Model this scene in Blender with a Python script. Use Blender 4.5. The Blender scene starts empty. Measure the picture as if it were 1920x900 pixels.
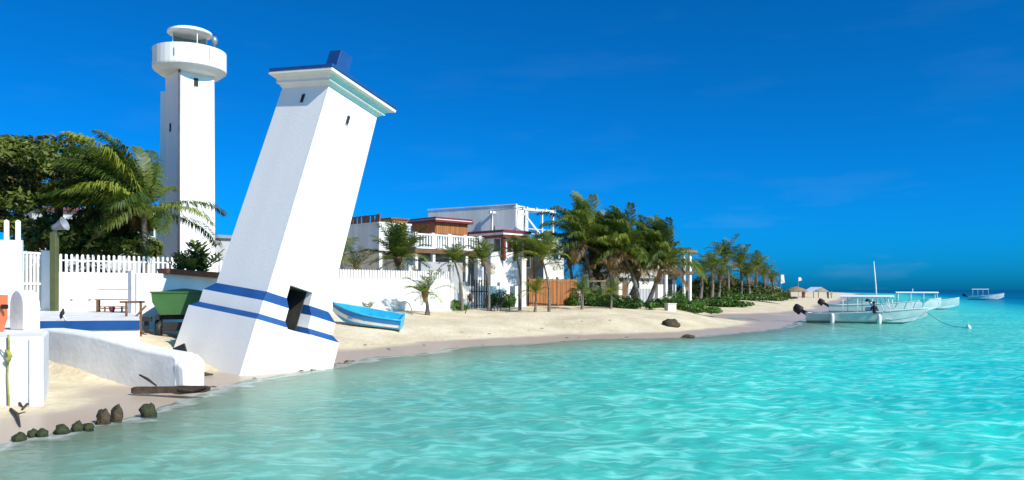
import bpy, math, random
import numpy as np
from mathutils import Matrix, Vector
sc = bpy.context.scene
C = sc.collection
R = math.radians

# ------------------------------------------------------------------ camera
CAM_Z, FOC = 2.5, 1500.0
cam = bpy.data.cameras.new("camera")
cam.sensor_fit = 'HORIZONTAL'; cam.sensor_width = 36.0
cam.lens = 36.0 * FOC / 1920.0
cam.shift_y = 93.0 / 1920.0
cam.clip_start = 0.1; cam.clip_end = 30000
camo = bpy.data.objects.new("camera", cam); C.objects.link(camo)
camo.location = (0, 0, CAM_Z); camo.rotation_euler = (R(90), 0, 0)
sc.camera = camo

# ------------------------------------------------------------------ sky, sun, exposure
SUN = Vector((math.sin(R(130)), math.cos(R(130)), 0))
SUN_EL = R(37)
sun_az = math.atan2(SUN.x, SUN.y)
w = bpy.data.worlds.new("World"); sc.world = w; w.use_nodes = True
nt = w.node_tree; N = nt.nodes; Lk = nt.links
bg = N["Background"]
sky = N.new("ShaderNodeTexSky"); sky.sky_type = 'NISHITA'; sky.sun_disc = False
sky.sun_elevation = SUN_EL; sky.sun_rotation = sun_az
sky.air_density = 0.5; sky.dust_density = 1.4; sky.ozone_density = 10.0; sky.altitude = 0
tint = N.new("ShaderNodeMix"); tint.data_type = 'RGBA'; tint.blend_type = 'MULTIPLY'
tint.inputs[0].default_value = 1.0
tint.inputs[7].default_value = (0.02, 1.02, 1.42, 1)
Lk.new(sky.outputs[0], tint.inputs[6])
# thin cloud wisps low in the whole sky
tc = N.new("ShaderNodeTexCoord"); mp = N.new("ShaderNodeMapping")
mp.inputs['Scale'].default_value = (1.0, 1.0, 5.0)
nz = N.new("ShaderNodeTexNoise"); nz.inputs['Scale'].default_value = 5.0; nz.inputs['Detail'].default_value = 6
rp = N.new("ShaderNodeValToRGB"); rp.color_ramp.elements[0].position = 0.56; rp.color_ramp.elements[1].position = 0.85
sx = N.new("ShaderNodeSeparateXYZ")
low = N.new("ShaderNodeMapRange"); low.inputs[1].default_value = 0.0; low.inputs[2].default_value = 0.14
low.inputs[3].default_value = 0.26; low.inputs[4].default_value = 0.04
mul = N.new("ShaderNodeMath"); mul.operation = 'MULTIPLY'
cl = N.new("ShaderNodeMix"); cl.data_type = 'RGBA'
cl.inputs[7].default_value = (2.6, 4.2, 6.0, 1)
Lk.new(tc.outputs['Generated'], mp.inputs[0]); Lk.new(mp.outputs[0], nz.inputs[0])
Lk.new(nz.outputs[0], rp.inputs[0]); Lk.new(tc.outputs['Generated'], sx.inputs[0])
Lk.new(sx.outputs[2], low.inputs[0]); Lk.new(rp.outputs[0], mul.inputs[0]); Lk.new(low.outputs[0], mul.inputs[1])
Lk.new(mul.outputs[0], cl.inputs[0]); Lk.new(tint.outputs[2], cl.inputs[6]); Lk.new(cl.outputs[2], bg.inputs[0])
bg.inputs[1].default_value = 0.107
sl = bpy.data.lights.new("sun", 'SUN'); sl.energy = 5.0; sl.angle = R(0.5); sl.color = (1.0, 0.93, 0.82)
so = bpy.data.objects.new("sun", sl); C.objects.link(so)
sdir = Vector((SUN.x * math.cos(SUN_EL), SUN.y * math.cos(SUN_EL), math.sin(SUN_EL)))
so.rotation_euler = sdir.to_track_quat('Z', 'Y').to_euler(); so.location = sdir * 60
sc.view_settings.view_transform = 'Standard'; sc.view_settings.look = 'None'
sc.view_settings.exposure = 0.3; sc.view_settings.gamma = 1.0
sc.render.engine = 'CYCLES'
sc.cycles.max_bounces = 6; sc.cycles.diffuse_bounces = 3; sc.cycles.glossy_bounces = 2
sc.cycles.transparent_max_bounces = 8; sc.cycles.transmission_bounces = 2
sc.cycles.use_denoising = True
sc.cycles.caustics_reflective = False; sc.cycles.caustics_refractive = False

# ------------------------------------------------------------------ helpers
def P(u, v, D):            # a measured point of the photograph at distance D
    return Vector(((u - 960) / FOC * D, D, CAM_Z - (v - 543) / FOC * D))
def XY(u, D):
    return Vector(((u - 960) / FOC * D, D))
def GZ(u, v, z):
    D = (CAM_Z - z) * FOC / (v - 543.0)
    return Vector(((u - 960) / FOC * D, D))
WM = {}
def tag(o, label=None, cat=None, group=None, kind=None):
    if label: o['label'] = label
    if cat: o['category'] = cat
    if group: o['group'] = group
    if kind: o['kind'] = kind
    return o
def thing(name, label, cat, loc=(0, 0, 0), rz=0, group=None, rot=None):
    o = bpy.data.objects.new(name, None); C.objects.link(o)
    o.empty_display_size = 0.3
    M = rot.to_4x4() if rot is not None else Matrix.Rotation(rz, 4, 'Z')
    M = Matrix.Translation(Vector(loc)) @ M
    o.matrix_world = M; o.location = M.translation; o.rotation_euler = M.to_euler()
    WM[o.name] = M
    return tag(o, label, cat, group)
def link_mesh(name, me, mat, parent=None, M=None):
    o = bpy.data.objects.new(name, me); C.objects.link(o)
    if mat and not me.materials: me.materials.append(mat)
    if parent is not None: o.parent = parent
    if M is not None: o.matrix_local = M
    return o
class MB:
    def __init__(s): s.v = []; s.f = []
    def add(s, vs, fs, M=None):
        b = len(s.v)
        for p in vs:
            p = Vector(p)
            s.v.append(tuple(M @ p) if M is not None else tuple(p))
        for f in fs: s.f.append(tuple(i + b for i in f))
        return s
    def box(s, x0, y0, z0, x1, y1, z1, M=None):
        vs = [(x0,y0,z0),(x1,y0,z0),(x1,y1,z0),(x0,y1,z0),(x0,y0,z1),(x1,y0,z1),(x1,y1,z1),(x0,y1,z1)]
        return s.add(vs, [(0,3,2,1),(4,5,6,7),(0,1,5,4),(1,2,6,5),(2,3,7,6),(3,0,4,7)], M)
    def bar(s, p, q, wd, h=None, up=(0,0,1)):
        p, q = Vector(p), Vector(q); d = q - p; L = d.length; d.normalize()
        up = Vector(up)
        if abs(d.dot(up)) > .95: up = Vector((1, 0, 0)) if abs(d.x) < .9 else Vector((0, 1, 0))
        a = d.cross(up).normalized(); b = a.cross(d)
        M = Matrix(((d.x, a.x, b.x, p.x), (d.y, a.y, b.y, p.y), (d.z, a.z, b.z, p.z), (0, 0, 0, 1)))
        h = h or wd
        return s.box(0, -wd/2, -h/2, L, wd/2, h/2, M)
    def loft(s, rings, cap=True, closed=True):
        b = len(s.v); n = len(rings[0])
        for r in rings: s.v += [tuple(p) for p in r]
        for i in range(len(rings) - 1):
            for j in range(n if closed else n - 1):
                k = (j + 1) % n
                s.f.append((b+i*n+j, b+i*n+k, b+(i+1)*n+k, b+(i+1)*n+j))
        if cap:
            s.f.append(tuple(b + j for j in reversed(range(n))))
            s.f.append(tuple(b + (len(rings)-1)*n + j for j in range(n)))
        return s
    def tube(s, pts, rad, n=8):
        pts = [Vector(p) for p in pts]
        if not hasattr(rad, '__len__'): rad = [rad] * len(pts)
        rings = []
        for i, p in enumerate(pts):
            d = (pts[min(i+1, len(pts)-1)] - pts[max(i-1, 0)]).normalized()
            up = Vector((0, 0, 1)) if abs(d.z) < .9 else Vector((1, 0, 0))
            a = d.cross(up).normalized(); b = d.cross(a)
            rings.append([p + (a * math.cos(t) + b * math.sin(t)) * rad[i] for t in [2*math.pi*k/n for k in range(n)]])
        return s.loft(rings)
    def lathe(s, prof, n=24, M=None, cap=True):
        rings = []
        for r, z in prof:
            ring = [Vector((r*math.cos(2*math.pi*k/n), r*math.sin(2*math.pi*k/n), z)) for k in range(n)]
            if M is not None: ring = [M @ p for p in ring]
            rings.append(ring)
        return s.loft(rings, cap)
    def sq(s, prof, M=None):    # square lofts: (half side, z)
        rings = []
        for a, z in prof:
            ring = [Vector(p) for p in ((-a,-a,z),(a,-a,z),(a,a,z),(-a,a,z))]
            if M is not None: ring = [M @ p for p in ring]
            rings.append(ring)
        return s.loft(rings)
    def poly(s, pts, z0, z1, M=None):
        rings = [[Vector((p[0], p[1], z)) for p in pts] for z in (z0, z1)]
        if M is not None: rings = [[M @ p for p in r] for r in rings]
        return s.loft(rings)
    def build(s, name, mat, parent=None, smooth=False, bevel=0, world=False, seg=1):
        vs = s.v
        if world and parent is not None:
            Mi = WM[parent.name].inverted(); vs = [tuple(Mi @ Vector(p)) for p in vs]
        me = bpy.data.meshes.new(name); me.from_pydata(vs, [], s.f); me.update()
        import bmesh
        bm = bmesh.new(); bm.from_mesh(me); bmesh.ops.recalc_face_normals(bm, faces=bm.faces); bm.to_mesh(me); bm.free()
        if smooth: me.polygons.foreach_set('use_smooth', [True] * len(me.polygons))
        o = link_mesh(name, me, mat, parent)
        if bevel:
            m = o.modifiers.new('edge', 'BEVEL'); m.width = bevel; m.segments = seg; m.limit_method = 'ANGLE'
        if smooth and False: pass
        return o
def np_mesh(name, V, F, smooth=False):
    V = np.asarray(V, dtype=np.float32); F = np.asarray(F, dtype=np.int32)
    me = bpy.data.meshes.new(name); n, k = F.shape
    me.vertices.add(len(V)); me.vertices.foreach_set('co', V.ravel())
    me.loops.add(n * k); me.loops.foreach_set('vertex_index', F.ravel())
    me.polygons.add(n); me.polygons.foreach_set('loop_start', np.arange(0, n*k, k, dtype=np.int32))
    me.polygons.foreach_set('loop_total', np.full(n, k, dtype=np.int32))
    if smooth: me.polygons.foreach_set('use_smooth', np.ones(n, dtype=bool))
    me.update(calc_edges=True)
    return me

# ------------------------------------------------------------------ materials
def mat(name, col, rough=0.6, var=0.12, scale=3.0, bump=0.0, bscale=25.0, metal=0.0, col2=None, spec=0.5, streak=False, dist=0.02):
    m = bpy.data.materials.new(name); m.use_nodes = True
    t = m.node_tree; n = t.nodes; b = n["Principled BSDF"]
    b.inputs['Roughness'].default_value = rough; b.inputs['Metallic'].default_value = metal
    b.inputs['Specular IOR Level'].default_value = spec
    g = n.new("ShaderNodeTexCoord")
    z = n.new("ShaderNodeTexNoise"); z.inputs['Scale'].default_value = scale; z.inputs['Detail'].default_value = 5
    if streak:
        mm = n.new("ShaderNodeMapping"); mm.inputs['Scale'].default_value = (1, 1, 0.15)
        t.links.new(g.outputs['Object'], mm.inputs[0]); t.links.new(mm.outputs[0], z.inputs[0])
    else: t.links.new(g.outputs['Object'], z.inputs[0])
    r = n.new("ShaderNodeValToRGB")
    c2 = col2 or tuple(c * (1 - var) for c in col)
    r.color_ramp.elements[0].position = 0.35; r.color_ramp.elements[1].position = 0.65
    r.color_ramp.elements[0].color = (*c2, 1); r.color_ramp.elements[1].color = (*col, 1)
    t.links.new(z.outputs[0], r.inputs[0]); t.links.new(r.outputs[0], b.inputs['Base Color'])
    if bump:
        z2 = n.new("ShaderNodeTexNoise"); z2.inputs['Scale'].default_value = bscale; z2.inputs['Detail'].default_value = 4
        bp = n.new("ShaderNodeBump"); bp.inputs['Strength'].default_value = bump; bp.inputs['Distance'].default_value = dist
        t.links.new(g.outputs['Object'], z2.inputs[0]); t.links.new(z2.outputs[0], bp.inputs['Height'])
        t.links.new(bp.outputs[0], b.inputs['Normal'])
    return m
def leaf_mat(name, c1, c2, scale=1.2, transl=0.3):
    m = bpy.data.materials.new(name); m.use_nodes = True
    t = m.node_tree; n = t.nodes; b = n["Principled BSDF"]
    b.inputs['Roughness'].default_value = 0.45; b.inputs['Specular IOR Level'].default_value = 0.35
    g = n.new("ShaderNodeTexCoord"); z = n.new("ShaderNodeTexNoise"); z.inputs['Scale'].default_value = scale; z.inputs['Detail'].default_value = 4
    t.links.new(g.outputs['Object'], z.inputs[0])
    r = n.new("ShaderNodeValToRGB"); r.color_ramp.elements[0].position = 0.35; r.color_ramp.elements[1].position = 0.65
    r.color_ramp.elements[0].color = (*c1, 1); r.color_ramp.elements[1].color = (*c2, 1)
    oi = n.new("ShaderNodeObjectInfo"); ad = n.new("ShaderNodeMath"); ad.operation = 'MULTIPLY_ADD'
    ad.inputs[1].default_value = 0.35; t.links.new(oi.outputs['Random'], ad.inputs[0])
    sb = n.new("ShaderNodeMath"); sb.operation = 'SUBTRACT'; sb.inputs[1].default_value = 0.17
    t.links.new(z.outputs[0], ad.inputs[2]); t.links.new(ad.outputs[0], sb.inputs[0])
    t.links.new(sb.outputs[0], r.inputs[0]); t.links.new(r.outputs[0], b.inputs['Base Color'])
    tr = n.new("ShaderNodeBsdfTranslucent"); mx = n.new("ShaderNodeMixShader"); mx.inputs[0].default_value = transl
    gm = n.new("ShaderNodeMix"); gm.data_type = 'RGBA'; gm.blend_type = 'MULTIPLY'; gm.inputs[0].default_value = 1
    gm.inputs[7].default_value = (1.3, 1.5, 0.6, 1)
    t.links.new(r.outputs[0], gm.inputs[6]); t.links.new(gm.outputs[2], tr.inputs[0])
    t.links.new(b.outputs[0], mx.inputs[1]); t.links.new(tr.outputs[0], mx.inputs[2])
    t.links.new(mx.outputs[0], n["Material Output"].inputs[0])
    return m
M_WHITE = mat("white_paint", (0.84, 0.815, 0.775), 0.6, 0.06, 0.9, 0.25, 12, streak=True)
M_CREAMW = mat("warmed_cornice_paint", (0.84, 0.77, 0.68), 0.65, 0.10, 1.5, 0.25, 12)  # cream warmed to offset the turquoise light bouncing up from the water
M_WHITE2 = mat("old_white_paint", (0.82, 0.795, 0.755), 0.65, 0.2, 1.3, 0.35, 8, streak=True)
M_CONC = mat("white_concrete", (0.78, 0.77, 0.75), 0.75, 0.14, 1.6, 0.5, 7)
M_CREAM = mat("cream_render", (0.70, 0.64, 0.55), 0.7, 0.12, 1.0, 0.2, 15)
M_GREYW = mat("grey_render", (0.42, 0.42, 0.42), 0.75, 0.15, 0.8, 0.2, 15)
M_BLUE = mat("blue_paint", (0.008, 0.075, 0.255), 0.5, 0.25, 2.0, 0.2, 15)
M_DARK = mat("dark_void", (0.02, 0.02, 0.02), 0.8, 0.3)
M_DOOR = mat("dark_brown_shade", (0.06, 0.052, 0.04), 0.9, 0.5, 1.5, 0.4, 6)  # in the lighthouse doorway this dark colour stands in for interior shade
M_GLASS = mat("window_glass", (0.02, 0.03, 0.035), 0.08, 0.3)
M_LAMPGL = mat("lantern_glass", (0.30, 0.42, 0.42), 0.1, 0.2)
M_SLATE = mat("slate_grey", (0.22, 0.22, 0.25), 0.6, 0.2)  # plain slate grey for slots, seam, lines and rims
M_COND = mat("conduit_grey", (0.10, 0.10, 0.11), 0.7, 0.2)
M_ORANGEW = mat("orange_wood", (0.42, 0.15, 0.035), 0.6, 0.35, 4.0, 0.3, 20, streak=True)
M_BROWNW = mat("brown_wood", (0.17, 0.085, 0.035), 0.7, 0.4, 4.0, 0.3, 20)
M_DRIFT = mat("driftwood", (0.07, 0.045, 0.028), 0.9, 0.6, 5.0, 0.8, 14)
M_RED = mat("maroon_paint", (0.20, 0.025, 0.03), 0.5, 0.2)
M_GREYM = mat("grey_metal", (0.30, 0.31, 0.33), 0.4, 0.15, metal=0.3)
M_OLIVE = mat("olive_post_paint", (0.085, 0.10, 0.035), 0.6, 0.2)
M_GREEN = mat("green_hull_paint", (0.040, 0.125, 0.022), 0.45, 0.2, 1.5)
M_TEAL = mat("teal_hull_paint", (0.02, 0.14, 0.17), 0.45, 0.2, 1.5)
M_ORANGE = mat("orange_hull_paint", (0.85, 0.19, 0.06), 0.45, 0.15, 1.5)
M_BLACK = mat("black_rubber", (0.012, 0.012, 0.013), 0.6, 0.4)
M_CYAN = mat("cyan_boat_paint", (0.03, 0.42, 0.68), 0.4, 0.15, 2)
M_CYAND = mat("deep_cyan_boat_paint", (0.01, 0.19, 0.48), 0.4, 0.15, 2)
M_HULLW = mat("boat_white", (0.72, 0.74, 0.73), 0.35, 0.1, 2)
M_HULLG = mat("pale_green_boat_white", (0.62, 0.72, 0.68), 0.35, 0.1, 2)
M_CANVAS = mat("canopy_fabric", (0.74, 0.74, 0.78), 0.7, 0.08)
M_ROPE = mat("yellow_green_rope", (0.35, 0.34, 0.06), 0.9, 0.3, 20)
M_MOSS = mat("mossy_rock", (0.035, 0.05, 0.012), 0.9, 0.5, 7.0, 1.0, 9, col2=(0.022, 0.018, 0.012), dist=0.06)
M_ROCKB = mat("brown_mossy_rock", (0.09, 0.055, 0.03), 0.9, 0.5, 7.0, 1.0, 9, col2=(0.02, 0.024, 0.01), dist=0.06)
M_THATCH = mat("dry_thatch", (0.30, 0.21, 0.11), 0.9, 0.35, 5.0, 0.8, 30)
M_TILE = mat("terracotta", (0.20, 0.065, 0.035), 0.8, 0.3, 4.0, 0.4, 12)
M_TRUNK = mat("palm_trunk_bark", (0.22, 0.18, 0.14), 0.9, 0.4, 6.0, 0.8, 18, dist=0.04)
M_BARK = mat("tree_bark", (0.10, 0.08, 0.06), 0.9, 0.4, 6.0, 0.8, 18)
M_SKIN = mat("skin", (0.25, 0.13, 0.08), 0.55, 0.1)
M_CLOTH = mat("dark_cloth", (0.02, 0.022, 0.03), 0.8, 0.2)
M_PINK = mat("faded_pink_crate", (0.50, 0.25, 0.24), 0.6, 0.15)
M_LEAF = leaf_mat("broad_leaves", (0.030, 0.058, 0.010), (0.135, 0.170, 0.030), 0.9)
M_LEAFO = leaf_mat("broad_leaves_olive", (0.06, 0.065, 0.014), (0.20, 0.180, 0.045), 0.9)
M_PALM = leaf_mat("palm_leaf", (0.045, 0.080, 0.012), (0.145, 0.185, 0.030), 0.5)
M_PALMY = leaf_mat("yellow_palm_leaf", (0.09, 0.125, 0.014), (0.25, 0.275, 0.035), 0.5)
M_PALMB = leaf_mat("dry_palm_leaf", (0.13, 0.07, 0.02), (0.30, 0.20, 0.08), 0.5)
M_BUSH = leaf_mat("bush_leaves", (0.026, 0.070, 0.010), (0.09, 0.18, 0.026), 1.5)
M_GRASS = leaf_mat("dune_grass", (0.05, 0.10, 0.010), (0.13, 0.19, 0.03), 0.6)

# ------------------------------------------------------------------ ground
SH = [(-9.4, -400), (-9.2, -30), (-8.9, 0), (-8.6, 8)]
for uv in ((0, 832), (100, 815), (240, 787), (300, 766), (380, 742), (440, 726), (500, 712), (560, 700), (632, 688), (700, 668), (770, 664), (850, 650), (920, 646),
           (1000, 641), (1100, 634), (1200, 633), (1300, 630), (1410, 621), (1480, 609), (1530, 590), (1560, 573), (1590, 560), (1615, 551.5)):
    SH.append(tuple(GZ(uv[0], uv[1], 0.0)))
SH += [(480, 1500), (900, 6000), (1500, 20000)]
SHa = np.array(SH)
def shore_dist(x, y):       # + inland, - seaward
    x = np.asarray(x, float); y = np.asarray(y, float)
    best = np.full(x.shape, 1e18); sgn = np.ones(x.shape)
    for i in range(len(SHa) - 1):
        ax, ay = SHa[i]; bx, by = SHa[i+1]; dx, dy = bx-ax, by-ay; l2 = dx*dx+dy*dy
        t = np.clip(((x-ax)*dx+(y-ay)*dy)/l2, 0, 1)
        px, py = ax+t*dx, ay+t*dy; d2 = (x-px)**2+(y-py)**2
        cr = dx*(y-ay)-dy*(x-ax)
        u = d2 < best - 1e-9
        best = np.where(u, d2, best); sgn = np.where(u, np.sign(cr), sgn)
    return np.sqrt(best) * sgn
def sstep(a, b, x):
    t = np.clip((x-a)/(b-a), 0, 1); return t*t*(3-2*t)
def vnoise(x, y, seed=0):
    r = np.random.RandomState(seed); o = 0
    for k in range(10):
        a = r.uniform(0, 2*np.pi); f = 2*np.pi/(0.8*1.5**k); ph = r.uniform(0, 6.28)
        f *= r.uniform(.8, 1.2)
        o = o + (1.3**k)*np.sin(f*(x*np.cos(a)+y*np.sin(a))+ph+1.3*np.sin(.5*f*(y*np.cos(a)-x*np.sin(a))))
    return o / 12.0
def ground(x, y):
    x = np.asarray(x, float); y = np.asarray(y, float)
    d = shore_dist(x, y) + 0.25*vnoise(x*.5, y*.5, 3)*sstep(5, 30, y)
    zl = np.interp(d, (0, 1.5, 3, 4.5, 7, 12, 20, 60), (0, .15, .58, .92, 1.18, 1.4, 1.6, 1.9))
    zr = np.interp(d, (0, 2, 5, 9, 13.5, 25, 60), (0, .17, .66, 1.08, 1.34, 1.5, 1.8))
    zz = zl + (zr-zl)*sstep(24, 31, y)
    zf_ = np.interp(d, (0, 6, 10, 14, 19, 28, 60), (0, .07, .16, .45, .95, 1.4, 1.8))
    zz = zz+(zf_-zz)*sstep(11, 19, x)*sstep(38, 44, y)*(1-sstep(75, 110, y))
    zlo = np.interp(d, (0, 1.5, 4, 30), (0, .13, .34, .6))
    nx, ny = 0.455, 0.89                 # inland side of the fallen groyne wall
    s = (x+10.0)*nx+(y-19.85)*ny
    zz = zlo + (zz-zlo)*sstep(-.25, .35, s)
    far = sstep(60, 140, y)
    zz = zz*(1-far) + far*np.interp(d, (0, 3, 10, 30, 60), (0, .25, .9, 1.5, 1.8))
    sea = np.interp(-d, (0, 1, 3, 8, 15, 26, 45, 150, 500, 3000), (0, .06, .24, .70, 1.2, 2.1, 4.2, 9, 14, 20))
    z = np.where(d > 0, zz, -sea)
    amp = np.where(d > 1.2, .05, .012)
    return z + amp*vnoise(x, y, 7)
def gz(x, y): return float(ground(np.array([x]), np.array([y]))[0])
def axis(lo, hi, segs):
    out = [lo]; 
    for end, st in segs:
        while out[-1] < end - 1e-6: out.append(min(end, out[-1]+st))
    return np.array(out)
def grid_mesh(name, xs, ys, zf):
    X, Y = np.meshgrid(xs, ys); Z = zf(X, Y)
    V = np.stack([X, Y, Z], -1).reshape(-1, 3); nx, ny = len(xs), len(ys)
    i = np.arange(nx*ny).reshape(ny, nx)
    F = np.stack([i[:-1, :-1], i[:-1, 1:], i[1:, 1:], i[1:, :-1]], -1).reshape(-1, 4)
    return np_mesh(name, V, F, True), X, Y, Z
xs = axis(-6000, 6000, [(-600, 900), (-80, 40), (-32, 4), (16, .28), (40, 1), (140, 5), (400, 20), (1000, 100), (6000, 1000)])
ys = axis(-600, 18000, [(-40, 80), (4, 4), (62, .28), (130, 1.5), (320, 8), (1000, 40), (18000, 1000)])
me, X, Y, Z = grid_mesh("beach_sand", xs, ys, ground)
def sand_mat():
    m = bpy.data.materials.new("beach_sand"); m.use_nodes = True
    t = m.node_tree; n = t.nodes; l = t.links; b = n["Principled BSDF"]
    g = n.new("ShaderNodeNewGeometry"); s = n.new("ShaderNodeSeparateXYZ"); l.new(g.outputs['Position'], s.inputs[0])
    z1 = n.new("ShaderNodeTexNoise"); z1.inputs['Scale'].default_value = .55; z1.inputs['Detail'].default_value = 6
    z2 = n.new("ShaderNodeTexNoise"); z2.inputs['Scale'].default_value = 7; z2.inputs['Detail'].default_value = 6
    l.new(g.outputs['Position'], z1.inputs[0]); l.new(g.outputs['Position'], z2.inputs[0])
    # wet sand: a strip a little above the waterline
    ma = n.new("ShaderNodeMath"); ma.operation = 'MULTIPLY_ADD'; ma.inputs[1].default_value = -.16
    l.new(z1.outputs[0], ma.inputs[0]); l.new(s.outputs[2], ma.inputs[2])
    wet = n.new("ShaderNodeMapRange"); wet.interpolation_type = 'SMOOTHSTEP'
    wet.inputs[1].default_value = .03; wet.inputs[2].default_value = .13; wet.inputs[3].default_value = 1; wet.inputs[4].default_value = 0
    l.new(ma.outputs[0], wet.inputs[0])
    und = n.new("ShaderNodeMapRange"); und.interpolation_type = 'SMOOTHSTEP'
    und.inputs[1].default_value = -.22; und.inputs[2].default_value = -.03; l.new(s.outputs[2], und.inputs[0])
    wm = n.new("ShaderNodeMath"); wm.operation = 'MULTIPLY'; l.new(wet.outputs[0], wm.inputs[0]); l.new(und.outputs[0], wm.inputs[1])
    r = n.new("ShaderNodeValToRGB"); r.color_ramp.elements[0].position = .3; r.color_ramp.elements[1].position = .7
    r.color_ramp.elements[0].color = (.64, .535, .36, 1); r.color_ramp.elements[1].color = (.76, .66, .48, 1)
    l.new(z2.outputs[0], r.inputs[0])
    r1 = n.new("ShaderNodeValToRGB"); r1.color_ramp.elements[0].position = .35; r1.color_ramp.elements[1].position = .68
    r1.color_ramp.elements[0].color = (.80, .77, .72, 1); r1.color_ramp.elements[1].color = (1, 1, 1, 1)
    l.new(z1.outputs[0], r1.inputs[0])
    m1 = n.new("ShaderNodeMix"); m1.data_type = 'RGBA'; m1.blend_type = 'MULTIPLY'; m1.inputs[0].default_value = 1
    l.new(r.outputs[0], m1.inputs[6]); l.new(r1.outputs[0], m1.inputs[7])
    m2 = n.new("ShaderNodeMix"); m2.data_type = 'RGBA'; m2.inputs[7].default_value = (.44, .345, .26, 1)
    l.new(wm.outputs[0], m2.inputs[0]); l.new(m1.outputs[2], m2.inputs[6]); l.new(m2.outputs[2], b.inputs['Base Color'])
    rr = n.new("ShaderNodeMapRange"); rr.inputs[3].default_value = .9; rr.inputs[4].default_value = .38
    l.new(wet.outputs[0], rr.inputs[0]); l.new(rr.outputs[0], b.inputs['Roughness'])
    b.inputs['Specular IOR Level'].default_value = .3
    z3 = n.new("ShaderNodeTexNoise"); z3.inputs['Scale'].default_value = 3.2; z3.inputs['Detail'].default_value = 8
    l.new(g.outputs['Position'], z3.inputs[0])
    bp = n.new("ShaderNodeBump"); bp.inputs['Distance'].default_value = .12
    bs = n.new("ShaderNodeMapRange"); bs.inputs[3].default_value = .45; bs.inputs[4].default_value = .05
    l.new(wet.outputs[0], bs.inputs[0]); l.new(bs.outputs[0], bp.inputs['Strength'])
    l.new(z3.outputs[0], bp.inputs['Height']); l.new(bp.outputs[0], b.inputs['Normal'])
    return m
tag(link_mesh("beach_sand", me, sand_mat()), kind='structure')

# ------------------------------------------------------------------ sea
wr = np.random.RandomState(5)
WAV = []
for k in range(34):
    lam = 0.34*1.062**k; a = R(215) + wr.normal(0, .7); WAV.append((2*np.pi/lam, a, wr.uniform(0, 6.28), .0048*lam**.75))
def waves(x, y, dep):
    z = 0
    for k, a, ph, am in WAV:
        q = k*(x*np.cos(a)+y*np.sin(a))+ph
        z = z + am*(np.sin(q)+.28*np.sin(2*q+.6))*np.exp(-((np.hypot(x, y)*k/420.)**2))
    return z*(.18+.82*sstep(.02, .8, dep))
xs = axis(-60, 14000, [(-16, 2), (-11, .3), (12, .1), (22, .2), (60, .8), (160, 4), (600, 20), (2000, 140), (14000, 1500)])
ys = axis(-60, 14000, [(0, 6), (6, .6), (22, .1), (40, .2), (80, .6), (200, 3), (700, 20), (2000, 130), (14000, 1500)])
def sea_z(x, y):
    return waves(x, y, np.maximum(0, -ground(x, y)))
me, X, Y, Z = grid_mesh("sea_water", xs, ys, sea_z)
dep = np.maximum(0, -ground(X, Y)).ravel().astype(np.float32)
at = me.attributes.new("depth", 'FLOAT', 'POINT'); at.data.foreach_set('value', dep)
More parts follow.
